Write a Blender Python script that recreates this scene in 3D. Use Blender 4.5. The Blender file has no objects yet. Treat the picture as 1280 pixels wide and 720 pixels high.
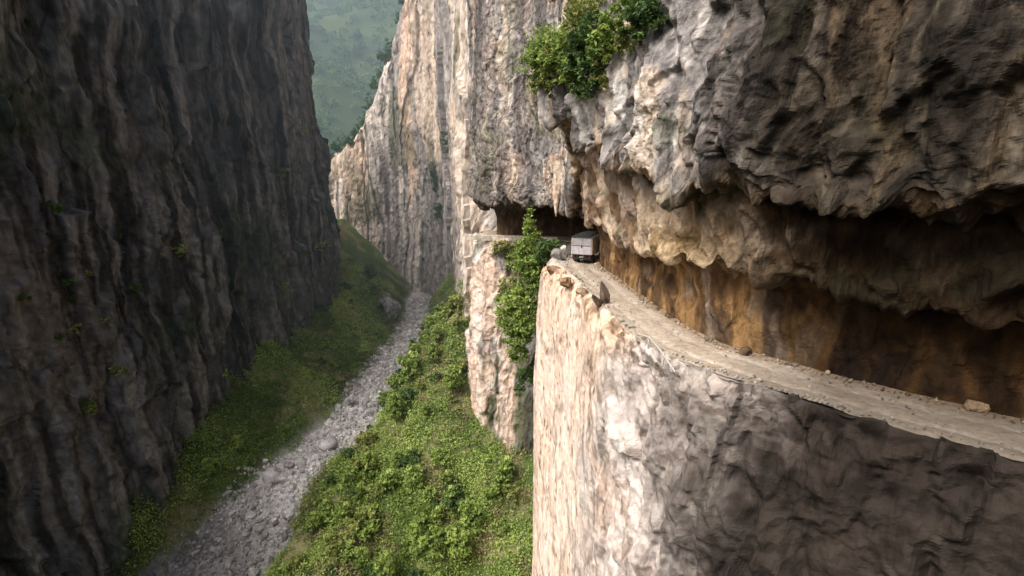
import bpy, bmesh, math, random
import numpy as np
from mathutils import Vector, Matrix

random.seed(7)
RNG = np.random.default_rng(11)
scene = bpy.context.scene
COL = scene.collection

# ------------------------------------------------------------------ noise
def _h(ix, iy, iz, seed):
    n = (ix.astype(np.int64) * 374761393 + iy.astype(np.int64) * 668265263
         + iz.astype(np.int64) * 2147483647 + seed * 1274126177) & 0xFFFFFFFF
    n = ((n ^ (n >> 13)) * 1274126177) & 0xFFFFFFFF
    n = ((n ^ (n >> 16)) * 2246822519) & 0xFFFFFFFF
    n = n ^ (n >> 15)
    return n.astype(np.float64) / 4294967296.0

def vnoise(p, seed=0):
    f = np.floor(p); i = f.astype(np.int64); u = p - f
    u = u * u * u * (u * (u * 6 - 15) + 10)
    x, y, z = i[:, 0], i[:, 1], i[:, 2]
    ux, uy, uz = u[:, 0], u[:, 1], u[:, 2]
    r = 0
    for dx in (0, 1):
        wx = ux if dx else 1 - ux
        for dy in (0, 1):
            wy = uy if dy else 1 - uy
            for dz in (0, 1):
                wz = uz if dz else 1 - uz
                r = r + wx * wy * wz * _h(x + dx, y + dy, z + dz, seed)
    return r * 2 - 1

def fbm(p, octv=4, seed=0, gain=.5, lac=2.03):
    a, s, r = 1.0, 0.0, 0
    q = np.array(p, dtype=np.float64)
    for k in range(octv):
        r = r + a * vnoise(q, seed + 17 * k); s += a
        a *= gain; q = q * lac + 13.7
    return r / s * 1.5

def ridged(p, octv=3, seed=0):
    a, s, r = 1.0, 0.0, 0
    q = np.array(p, dtype=np.float64)
    for k in range(octv):
        r = r + a * (1 - 2 * np.abs(vnoise(q, seed + 31 * k))); s += a
        a *= .5; q = q * 2.1 + 7.3
    return r / s

def cells(p, seed=0):
    f = np.floor(p).astype(np.int64)
    d1 = np.full(len(p), 9.0); d2 = np.full(len(p), 9.0); rv = np.zeros(len(p))
    for dx in (-1, 0, 1):
        for dy in (-1, 0, 1):
            for dz in (-1, 0, 1):
                c = f + np.array([dx, dy, dz])
                jx = _h(c[:, 0], c[:, 1], c[:, 2], seed); jy = _h(c[:, 0], c[:, 1], c[:, 2], seed + 1)
                jz = _h(c[:, 0], c[:, 1], c[:, 2], seed + 2)
                d = (c[:, 0] + jx - p[:, 0]) ** 2 + (c[:, 1] + jy - p[:, 1]) ** 2 + (c[:, 2] + jz - p[:, 2]) ** 2
                nv = _h(c[:, 0], c[:, 1], c[:, 2], seed + 3)
                m = d < d1
                d2 = np.where(m, d1, np.minimum(d2, d)); rv = np.where(m, nv, rv); d1 = np.where(m, d, d1)
    return np.sqrt(d1), np.sqrt(d2), rv

def facets(p, seed=0, tilt=1.0):
    """tilted flat facets, one per cell, like broken rock"""
    f = np.floor(p).astype(np.int64); best = np.full(len(p), 9.0); val = np.zeros(len(p))
    for dx in (-1, 0, 1):
        for dy in (-1, 0, 1):
            for dz in (-1, 0, 1):
                c = f + np.array([dx, dy, dz]); a = (c[:, 0], c[:, 1], c[:, 2])
                o = np.stack([_h(*a, seed), _h(*a, seed + 1), _h(*a, seed + 2)], 1)
                r = p - (c + o); d = (r * r).sum(1)
                g = np.stack([_h(*a, seed + 4), _h(*a, seed + 5), _h(*a, seed + 6)], 1) * 2 - 1
                v = (g * r).sum(1) * tilt + _h(*a, seed + 3) - .5
                m = d < best
                val = np.where(m, v, val); best = np.where(m, d, best)
    return val

def chips(p, seed=0, tilt=.8, k=.8):
    """like facets but unbroken: shallow chipped faces meeting in sharp ridges"""
    f = np.floor(p).astype(np.int64); best = np.full(len(p), 9.0)
    for dx in (-1, 0, 1):
        for dy in (-1, 0, 1):
            for dz in (-1, 0, 1):
                c = f + np.array([dx, dy, dz]); a = (c[:, 0], c[:, 1], c[:, 2])
                o = np.stack([_h(*a, seed), _h(*a, seed + 1), _h(*a, seed + 2)], 1)
                r = p - (c + o)
                g = np.stack([_h(*a, seed + 4), _h(*a, seed + 5), _h(*a, seed + 6)], 1) * 2 - 1
                best = np.minimum(best, (g * r).sum(1) * tilt + k * (r * r).sum(1) + .8 * (_h(*a, seed + 3) - .5))
    return (best + .1) * 1.1

def cracks(q, sc, w=.06, seed=0):
    """thin wandering crack lines, 1 on the line"""
    n = vnoise(q * np.array(sc) + 3.1, seed) + .45 * vnoise(q * np.array(sc) * 2.3, seed + 5)
    return np.clip(1 - np.abs(n) / w, 0, 1)

def sstep(a, b, x):
    t = np.clip((x - a) / (b - a), 0, 1)
    return t * t * (3 - 2 * t)

def mixc(a, b, f):
    f = np.asarray(f)[:, None]
    return a * (1 - f) + np.asarray(b) * f

# ------------------------------------------------------------------ mesh helpers
def mesh_np(name, v, f, smooth=True):
    me = bpy.data.meshes.new(name)
    v = np.asarray(v, dtype=np.float32); f = np.asarray(f, dtype=np.int32)
    k = f.shape[1]
    me.vertices.add(len(v)); me.vertices.foreach_set('co', v.ravel())
    me.loops.add(f.size); me.loops.foreach_set('vertex_index', f.ravel())
    me.polygons.add(len(f))
    me.polygons.foreach_set('loop_start', np.arange(0, f.size, k, dtype=np.int32))
    me.polygons.foreach_set('loop_total', np.full(len(f), k, dtype=np.int32))
    me.polygons.foreach_set('use_smooth', np.full(len(f), smooth, dtype=bool))
    me.update(calc_edges=True)
    me.validate()
    return me

def link(name, me, mat, parent=None):
    o = bpy.data.objects.new(name, me)
    COL.objects.link(o)
    if mat is not None and len(me.materials) == 0:
        me.materials.append(mat)
    if parent is not None:
        o.parent = parent
    return o

def tag(o, label=None, cat=None, group=None, kind=None):
    if label: o['label'] = label
    if cat: o['category'] = cat
    if group: o['group'] = group
    if kind: o['kind'] = kind
    return o

def empty(name, loc, rz=0.0):
    o = bpy.data.objects.new(name, None); COL.objects.link(o)
    o.location = loc; o.rotation_euler = (0, 0, rz)
    o.empty_display_size = .3
    return o

def copy_tree(o, parent=None):
    c = o.copy(); COL.objects.link(c)
    if parent is not None: c.parent = parent
    for ch in list(o.children):
        copy_tree(ch, c)
    return c

def set_col(me, col):
    a = me.color_attributes.new('Col', 'FLOAT_COLOR', 'POINT')
    c4 = np.ones((len(col), 4), dtype=np.float32); c4[:, :3] = np.clip(col, 0.004, .95)
    a.data.foreach_set('color', c4.ravel())

def grid_faces(n, m):
    i = np.arange(n - 1)[:, None] * m + np.arange(m - 1)[None, :]
    return np.stack([i, i + m, i + m + 1, i + 1], -1).reshape(-1, 4)

def spline(P, counts, c=.8):
    """cardinal spline through P along axis 0; counts = samples per span; returns samples and the station parameter"""
    P = np.asarray(P, float); out = []; par = []
    N = len(P)
    for i in range(N - 1):
        p0 = P[max(i - 1, 0)]; p1 = P[i]; p2 = P[i + 1]; p3 = P[min(i + 2, N - 1)]
        m1 = (p2 - p0) * .5 * c; m2 = (p3 - p1) * .5 * c
        n = counts[i]
        ts = np.arange(n + (1 if i == N - 2 else 0)) / n
        for t in ts:
            t2, t3 = t * t, t * t * t
            out.append((2 * t3 - 3 * t2 + 1) * p1 + (t3 - 2 * t2 + t) * m1 + (-2 * t3 + 3 * t2) * p2 + (t3 - t2) * m2)
            par.append(i + t)
    return np.array(out), np.array(par)

def net(P, cs, cr, flip=1):
    """P[stations][rows][3] -> dense grid, its normals, station and row parameters"""
    A, s = spline(P, cs)
    B, t = spline(np.swapaxes(A, 0, 1), cr)
    G = np.swapaxes(B, 0, 1)
    du = np.gradient(G, axis=0); dv = np.gradient(G, axis=1)
    n = np.cross(du, dv); n /= np.linalg.norm(n, axis=2, keepdims=True) + 1e-9
    S, T = np.meshgrid(s, t, indexing='ij')
    return G, n * flip, S, T

def soften(d, shape, n=1):
    """small blur over the grid so that facet steps break instead of saw-toothing"""
    d = d.reshape(shape[:2])
    for _ in range(n):
        e = np.pad(d, 1, mode='edge')
        d = (e[:-2, 1:-1] + e[2:, 1:-1] + e[1:-1, :-2] + e[1:-1, 2:] + 2 * d + .5 * (e[:-2, :-2] + e[2:, 2:] + e[:-2, 2:] + e[2:, :-2])) / 8
    return d.ravel()

def grid_normals(G):
    du = np.gradient(G, axis=0); dv = np.gradient(G, axis=1)
    n = np.cross(du, dv); return n / (np.linalg.norm(n, axis=2, keepdims=True) + 1e-9)

# ------------------------------------------------------------------ materials
def new_mat(name):
    m = bpy.data.materials.new(name); m.use_nodes = True
    nt = m.node_tree
    for n in list(nt.nodes): nt.nodes.remove(n)
    return m, nt, nt.nodes, nt.links

def rock_mat(name, rough=.9, bump=.5, fine=2.2, contrast=.5, crk=.45, cdark=.55):
    m, nt, N, L = new_mat(name)
    out = N.new('ShaderNodeOutputMaterial'); b = N.new('ShaderNodeBsdfPrincipled')
    b.inputs['Roughness'].default_value = rough
    b.inputs['Specular IOR Level'].default_value = .15
    at = N.new('ShaderNodeAttribute'); at.attribute_name = 'Col'
    tc = N.new('ShaderNodeTexCoord')
    mp = N.new('ShaderNodeMapping'); mp.inputs['Scale'].default_value = (1, 1, .6)
    L.new(tc.outputs['Object'], mp.inputs['Vector'])
    n1 = N.new('ShaderNodeTexNoise'); n1.inputs['Scale'].default_value = fine
    n1.inputs['Detail'].default_value = 9; n1.inputs['Roughness'].default_value = .68
    L.new(mp.outputs['Vector'], n1.inputs['Vector'])
    r = N.new('ShaderNodeValToRGB')
    lo = 1 - contrast
    r.color_ramp.elements[0].position = .32; r.color_ramp.elements[0].color = (lo, lo * .98, lo * .96, 1)
    r.color_ramp.elements[1].position = .66; r.color_ramp.elements[1].color = (1.2, 1.19, 1.18, 1)
    L.new(n1.outputs['Fac'], r.inputs['Fac'])
    mx = N.new('ShaderNodeMix'); mx.data_type = 'RGBA'; mx.blend_type = 'MULTIPLY'
    mx.inputs['Factor'].default_value = 1
    L.new(at.outputs['Color'], mx.inputs['A']); L.new(r.outputs['Color'], mx.inputs['B'])
    # fractures: warped cell edges, dark and cut in
    wn = N.new('ShaderNodeTexNoise'); wn.inputs['Scale'].default_value = fine * .6; wn.inputs['Detail'].default_value = 4
    L.new(mp.outputs['Vector'], wn.inputs['Vector'])
    wa = N.new('ShaderNodeMix'); wa.data_type = 'VECTOR'; wa.inputs['Factor'].default_value = .35
    L.new(mp.outputs['Vector'], wa.inputs['A']); L.new(wn.outputs['Color'], wa.inputs['B'])
    vo = N.new('ShaderNodeTexVoronoi'); vo.feature = 'DISTANCE_TO_EDGE'; vo.inputs['Scale'].default_value = fine * crk
    L.new(wa.outputs['Result'], vo.inputs['Vector'])
    cr_ = N.new('ShaderNodeMapRange'); cr_.inputs['From Min'].default_value = 0; cr_.inputs['From Max'].default_value = .09
    L.new(vo.outputs['Distance'], cr_.inputs['Value'])
    msk = N.new('ShaderNodeTexNoise'); msk.inputs['Scale'].default_value = fine * .25; msk.inputs['Detail'].default_value = 3
    L.new(tc.outputs['Object'], msk.inputs['Vector'])
    mr_ = N.new('ShaderNodeMapRange'); mr_.inputs['From Min'].default_value = .42; mr_.inputs['From Max'].default_value = .62
    mr_.inputs['To Min'].default_value = 1; mr_.inputs['To Max'].default_value = 0
    L.new(msk.outputs['Fac'], mr_.inputs['Value'])
    mxx = N.new('ShaderNodeMath'); mxx.operation = 'MAXIMUM'
    L.new(cr_.outputs['Result'], mxx.inputs[0]); L.new(mr_.outputs['Result'], mxx.inputs[1])
    dk = N.new('ShaderNodeMapRange'); dk.inputs['To Min'].default_value = cdark; dk.inputs['To Max'].default_value = 1
    L.new(mxx.outputs[0], dk.inputs['Value'])
    m2 = N.new('ShaderNodeMix'); m2.data_type = 'RGBA'; m2.blend_type = 'MULTIPLY'; m2.inputs['Factor'].default_value = 1
    L.new(mx.outputs['Result'], m2.inputs['A']); L.new(dk.outputs['Result'], m2.inputs['B'])
    L.new(m2.outputs['Result'], b.inputs['Base Color'])
    n2 = N.new('ShaderNodeTexNoise'); n2.inputs['Scale'].default_value = fine * 1.7
    n2.inputs['Detail'].default_value = 8; n2.inputs['Roughness'].default_value = .62
    L.new(mp.outputs['Vector'], n2.inputs['Vector'])
    bp = N.new('ShaderNodeBump'); bp.inputs['Strength'].default_value = bump; bp.inputs['Distance'].default_value = .40
    ad = N.new('ShaderNodeMath'); ad.operation = 'MULTIPLY_ADD'; ad.inputs[1].default_value = .35 if cdark < 1 else 0
    L.new(mxx.outputs[0], ad.inputs[0]); L.new(n2.outputs['Fac'], ad.inputs[2])
    L.new(ad.outputs[0], bp.inputs['Height']); L.new(bp.outputs['Normal'], b.inputs['Normal'])
    L.new(b.outputs['BSDF'], out.inputs['Surface'])
    return m

def leaf_mat(name, dark, mid, light, trans=.3):
    m, nt, N, L = new_mat(name)
    out = N.new('ShaderNodeOutputMaterial')
    at = N.new('ShaderNodeAttribute'); at.attribute_name = 'tint'
    r = N.new('ShaderNodeValToRGB')
    r.color_ramp.elements[0].color = (*dark, 1); r.color_ramp.elements[1].color = (*light, 1)
    e = r.color_ramp.elements.new(.5); e.color = (*mid, 1)
    L.new(at.outputs['Fac'], r.inputs['Fac'])
    d = N.new('ShaderNodeBsdfPrincipled'); d.inputs['Roughness'].default_value = .6
    d.inputs['Specular IOR Level'].default_value = .25
    t = N.new('ShaderNodeBsdfTranslucent')
    L.new(r.outputs['Color'], d.inputs['Base Color']); L.new(r.outputs['Color'], t.inputs['Color'])
    mx = N.new('ShaderNodeMixShader'); mx.inputs[0].default_value = trans
    L.new(d.outputs[0], mx.inputs[1]); L.new(t.outputs[0], mx.inputs[2]); L.new(mx.outputs[0], out.inputs['Surface'])
    return m

def plain_mat(name, col, rough=.6, metal=0., var=.25, scale=6., spec=.3, bump=0.):
    m, nt, N, L = new_mat(name)
    out = N.new('ShaderNodeOutputMaterial'); b = N.new('ShaderNodeBsdfPrincipled')
    b.inputs['Roughness'].default_value = rough; b.inputs['Metallic'].default_value = metal
    b.inputs['Specular IOR Level'].default_value = spec
    tc = N.new('ShaderNodeTexCoord')
    n1 = N.new('ShaderNodeTexNoise'); n1.inputs['Scale'].default_value = scale; n1.inputs['Detail'].default_value = 6
    L.new(tc.outputs['Object'], n1.inputs['Vector'])
    r = N.new('ShaderNodeValToRGB')
    r.color_ramp.elements[0].position = .3; r.color_ramp.elements[1].position = .7
    r.color_ramp.elements[0].color = (*[c * (1 - var) for c in col], 1)
    r.color_ramp.elements[1].color = (*[min(1, c * (1 + var * .5)) for c in col], 1)
    L.new(n1.outputs['Fac'], r.inputs['Fac']); L.new(r.outputs['Color'], b.inputs['Base Color'])
    if bump:
        bp = N.new('ShaderNodeBump'); bp.inputs['Strength'].default_value = bump; bp.inputs['Distance'].default_value = .05
        L.new(n1.outputs['Fac'], bp.inputs['Height']); L.new(bp.outputs['Normal'], b.inputs['Normal'])
    L.new(b.outputs['BSDF'], out.inputs['Surface'])
    return m

M_ROCK = rock_mat('limestone', bump=.55)
M_ROCKFAR = rock_mat('weathered_limestone', bump=.45, fine=.9, contrast=.45)
M_SOIL = rock_mat('slope_soil', bump=.6, fine=1.6, cdark=1)
M_FACE = rock_mat('cut_limestone_face', bump=.45, fine=1.3, contrast=.28, crk=.3, cdark=.6)
M_ROAD = rock_mat('dirt_road', bump=.35, fine=3.0, contrast=.30, cdark=1)
M_LEAF = leaf_mat('leaf_fresh', (.065, .115, .024), (.27, .37, .085), (.50, .58, .18))
M_LEAFD = leaf_mat('leaf_dark', (.028, .060, .020), (.095, .16, .048), (.23, .32, .09), .22)
M_LEAFO = leaf_mat('leaf_olive', (.070, .090, .024), (.28, .31, .085), (.50, .52, .19))
M_DRY = leaf_mat('grass_dry', (.09, .08, .035), (.28, .24, .12), (.48, .40, .22))
M_FAR = leaf_mat('far_leaf', (.025, .065, .025), (.07, .16, .06), (.15, .27, .09), .2)
M_BARK = plain_mat('bark', (.11, .085, .06), .9, 0, .4, 8, .1, .4)

# colours of rock, linear
CREAM = np.array([.74, .61, .485]); PINK = np.array([.70, .53, .42]); GREY = np.array([.34, .32, .31])
DARK = np.array([.085, .078, .074]); WHITE = np.array([.76, .72, .67]); OCHRE = np.array([.38, .215, .075])
BROWN = np.array([.16, .092, .045]); DBROWN = np.array([.055, .036, .024]); MOSS = np.array([.11, .13, .04])
MAUVE = np.array([.27, .225, .21]); SLATE = np.array([.050, .050, .050])

# ------------------------------------------------------------------ road line (x, y), road surface at z = 0
CL = np.array([(38, -3), (30, 6), (22, 14.5), (14.8, 21.6), (9.9, 28.5), (8.5, 38), (8.0, 47), (7.4, 55.5), (8.6, 62), (10.5, 68),
               (11, 74.5), (8, 80.5), (2, 82.5), (-2.6, 83.6), (-4.4, 88), (-1, 97)], float)
def tangents(P):
    t = np.gradient(P, axis=0); return t / np.linalg.norm(t, axis=1, keepdims=True)
TL = tangents(CL); NL = np.stack([-TL[:, 1], TL[:, 0]], 1)      # outward (valley side)

def off(i, o):
    return CL[i] + NL[i] * o

# ------------------------------------------------------------------ overhanging cliff above the road
def upper_cliff():
    #       outer xy or offset, lip z, inner-lip offset, inner-lip z, wall offset
    spec = [(3.0, 8.3, -.3, 4.4, -2.4), (3.0, 8.3, -.3, 4.4, -2.4), (3.2, 8.3, -.3, 4.3, -2.4), (3.4, 9.0, -.3, 4.6, -2.5),
            (2.9, 10.0, -.3, 4.6, -2.4), (3.5, 12.2, -.5, 4.8, -2.3), (4.2, 15.0, -.6, 5.2, -2.2), ((6.5, 56.5), 9.0, -.8, 5.0, -2.3),
            ((6.8, 63), 5.6, -.6, 5.0, -2.6), ((5.2, 69), 5.6, .2, 5.6, -2.6), ((2.6, 73), 5.9, 1.0, 5.7, -2.6),
            ((-1.0, 75.6), 5.8, 1.5, 5.6, -2.5), ((-3.9, 77.4), 5.4, 1.5, 5.2, -2.3), ((-5.8, 80.8), 6.0, 1.2, 4.8, -2.2),
            ((-6.8, 87.5), 7.0, .6, 5.0, -2.0), ((-3.5, 98), 7.0, .6, 5.0, -2.0)]
    P = []
    for i, (o, zl, il, zi, w) in enumerate(spec):
        out = off(i, o) if np.isscalar(o) else np.array(o, float)
        inn = off(i, il); wal = off(i, w)
        n = NL[i]
        back = out - n * 1.0
        near = i <= 6
        r = []
        r.append((*(out - n * 26), 72))
        r.append((*(out - n * (6 if near else 2)), 58))
        r.append((*(out - n * (3.0 if near else .5)), 34))
        r.append((*(out - n * (.9 if near else .0)), 20 if near else 19))
        r.append((*out, zl + 3.2))
        r.append((*(out - n * .1), zl + .6))
        r.append((*(out * .85 + inn * .15), zl - .1))
        mid = out * .3 + inn * .7
        r.append((*mid, zl * .72 + zi * .28 + .5))
        r.append((*(inn * .9 + out * .1), zi + .15))
        r.append((*(inn * .62 + wal * .38), zi + .35))
        r.append((*(wal * .88 + inn * .12), 3.7))
        r.append((*wal, 1.6))
        r.append((*(wal * 1.0), -.4))
        P.append(r)
    cs = [10, 24, 80, 110, 110, 96, 74, 56, 48, 44, 40, 40, 36, 30, 14]
    cr = [8, 16, 74, 84, 36, 14, 16, 26, 26, 12, 14, 16]
    G, n, S, T = net(P, cs, cr, 1)
    p = G.reshape(-1, 3); nn = n.reshape(-1, 3); s = S.ravel(); t = T.ravel()
    # orientation: outer face must look to the valley (-x on station 6)
    k = np.argmin(np.abs(s - 6) + np.abs(t - 4))
    if nn[k, 0] > 0: nn = -nn
    warp = np.stack([fbm(p * .3, 2, 91), fbm(p * .3, 2, 92), fbm(p * .3, 2, 93)], 1)
    q = p + warp * .8
    outer = 1 - sstep(5.2, 6.4, t)                 # the face above the lip
    inside = sstep(8.5, 9.8, t)                    # the road wall
    under = (1 - outer) * (1 - inside)
    d1, d2, cv = cells(q * np.array([.42, .42, .24]), 5)
    e1, e2, ev = cells(q * np.array([1.2, 1.2, .7]), 15)
    fl = ridged(q * np.array([.55, .55, .05]), 3, 3)
    qs = p + warp * .35
    fa = chips(qs * np.array([.30, .30, .13]), 60); fb = .85 * soften(facets(qs * np.array([.85, .85, .30]), 70, .9), G.shape, 1) + .6 * chips(qs * np.array([.8, .8, .4]), 75); fc = chips(qs * np.array([2.2, 2.2, 1.2]), 80)
    ck = soften(np.maximum(cracks(q, (.55, .55, .05), .10, 61), .8 * cracks(q, (.9, .9, .5), .08, 66)), G.shape, 2)
    farw = sstep(6.3, 7.3, s)
    flf = ridged(q * np.array([.8, .8, .035]), 3, 3)
    disp = outer * (.8 * fbm(q * np.array([.14, .14, .08]), 3, 1) + (1.15 - .75 * farw) * fa + (.75 - .6 * farw) * fb + (.36 - .24 * farw) * fc + .3 * farw * flf + .14 * fbm(q * 1.8, 4, 2) - .22 * ck)
    disp += under * (.3 * fbm(q * .3, 3, 4) + .5 * fa + .55 * fb + .30 * fc + .32 * ridged(q * np.array([.9, .9, .08]), 3, 30) + .5 * soften(facets(qs * np.array([.5, .5, .2]), 33, .9), G.shape, 1))
    disp += inside * (.14 * fbm(q * .5, 3, 7) + .10 * ridged(q * np.array([1.1, 1.1, .1]), 2, 8) + .30 * fb + .17 * fc + .04 * fbm(q * 2.6, 3, 9))
    # ragged teeth along the lip
    lip = np.exp(-((t - 5.6) / .9) ** 2)
    near = 1 - sstep(6.4, 7.2, s)
    disp += lip * near * .55 * ridged(q * np.array([.8, .8, .5]), 3, 12)
    disp *= 1 - sstep(11.0, 12, t) * .7
    p2 = p + nn * disp[:, None]
    # hanging blocks: move lip vertices up and down
    p2[:, 2] += lip * near * (1.1 * fbm(np.stack([s * 2.3, s * 0, s * 0 + 2], 1), 3, 21) + .5 * fbm(np.stack([s * 9, s * 0, s * 0 + 2], 1), 2, 22))
    p2[:, 2] += lip * (1 - near) * (.5 * fbm(np.stack([s * 3.1, s * 0, s * 0 + 2], 1), 3, 23))
    # curtain of rock hanging over the road on the inner lip
    cur = np.exp(-((t - 8.6) / .9) ** 2)
    p2[:, 2] += cur * (.75 * fbm(np.stack([s * 2.1, s * 0, s * 0 + 5], 1), 3, 24) + .18 * fbm(np.stack([s * 8, s * 0, s * 0 + 5], 1), 3, 25))
    # ---- colour
    st = fbm(q * np.array([.75, .75, .035]), 4, 40); st2 = fbm(q * np.array([1.6, 1.6, .06]), 3, 44)
    blot = fbm(q * .22, 4, 41); fine = fbm(q * 1.3, 3, 42)
    c = np.tile(GREY, (len(p), 1))
    c = mixc(c, MAUVE, sstep(-.2, .5, blot))
    farm = sstep(6.6, 7.4, s)
    c = mixc(c, PINK * .72, farm * (1 - .75 * sstep(10.2, 11.4, s)) * sstep(-.25, .4, blot + .3 * st) * .85)
    c = mixc(c, CREAM, sstep(.12, .42, st) * .75)
    c = mixc(c, WHITE, sstep(.30, .55, st2) * .6)
    c = mixc(c, DARK, sstep(.10, .45, -st) * .8)
    c = mixc(c, DARK, sstep(.25, .6, -fine) * .4 * outer)
    c = mixc(c, MOSS, sstep(.2, .6, fbm(q * .25, 3, 47)) * outer * (1 - sstep(4.2, 5.0, t)) * .4)
    # far bulge: dark band over the lip
    c = mixc(c, DARK * 1.7, farm * sstep(3.6, 4.6, t) * outer * sstep(-.3, .3, fbm(q * .35, 3, 48)) * .65)
    c = mixc(c, DARK * .7, ck * .75 * outer)
    gb = sstep(9.3, 10.6, s) * outer
    c = c * (1 - .06 * gb)[:, None]
    c = mixc(c, MAUVE * .85, gb * sstep(-.35, .3, fbm(q * np.array([.5, .5, .04]), 3, 49)) * .6)
    c = mixc(c, DARK * 1.2, farm * outer * sstep(.12, .4, st2 * .6 - st * .6) * .55)
    # underside ochre and brown
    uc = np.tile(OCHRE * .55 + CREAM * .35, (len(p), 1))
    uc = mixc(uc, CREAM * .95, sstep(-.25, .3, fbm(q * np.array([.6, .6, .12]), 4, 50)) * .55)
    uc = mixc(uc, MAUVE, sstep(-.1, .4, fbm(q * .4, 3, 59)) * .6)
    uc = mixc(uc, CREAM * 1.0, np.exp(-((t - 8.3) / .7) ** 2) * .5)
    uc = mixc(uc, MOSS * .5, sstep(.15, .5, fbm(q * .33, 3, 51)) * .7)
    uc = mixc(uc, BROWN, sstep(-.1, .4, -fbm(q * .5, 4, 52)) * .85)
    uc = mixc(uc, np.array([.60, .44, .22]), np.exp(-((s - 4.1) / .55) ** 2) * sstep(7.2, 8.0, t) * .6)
    uc = mixc(uc, DBROWN * 1.3, farm * .75)  # far ceiling coloured dark to paint in the cave's shade
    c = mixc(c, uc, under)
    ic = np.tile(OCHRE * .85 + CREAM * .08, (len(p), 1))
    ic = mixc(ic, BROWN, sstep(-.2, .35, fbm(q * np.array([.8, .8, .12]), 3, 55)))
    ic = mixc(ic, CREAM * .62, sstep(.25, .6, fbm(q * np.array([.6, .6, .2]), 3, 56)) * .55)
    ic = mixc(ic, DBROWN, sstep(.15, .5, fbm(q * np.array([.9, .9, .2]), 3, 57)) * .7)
    ic = mixc(ic, DBROWN, farm * .7)  # far road wall too: cave shade put into the colour
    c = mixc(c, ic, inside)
    # painted shade: rock colour darkened on the near buttress
    side_shade = 1 - sstep(3.25, 3.95, s + .25 * blot)
    c = c * (1 - side_shade[:, None] * np.array([.85, .87, .90]))
    p2 = p2.reshape(G.shape)
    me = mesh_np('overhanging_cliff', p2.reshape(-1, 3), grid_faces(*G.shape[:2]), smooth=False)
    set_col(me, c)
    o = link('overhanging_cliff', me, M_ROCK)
    tag(o, 'grey and tan limestone cliff hanging out over the dirt road', 'cliff', kind='structure')
    return p2, S, T
UP, US, UT = upper_cliff()

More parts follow.
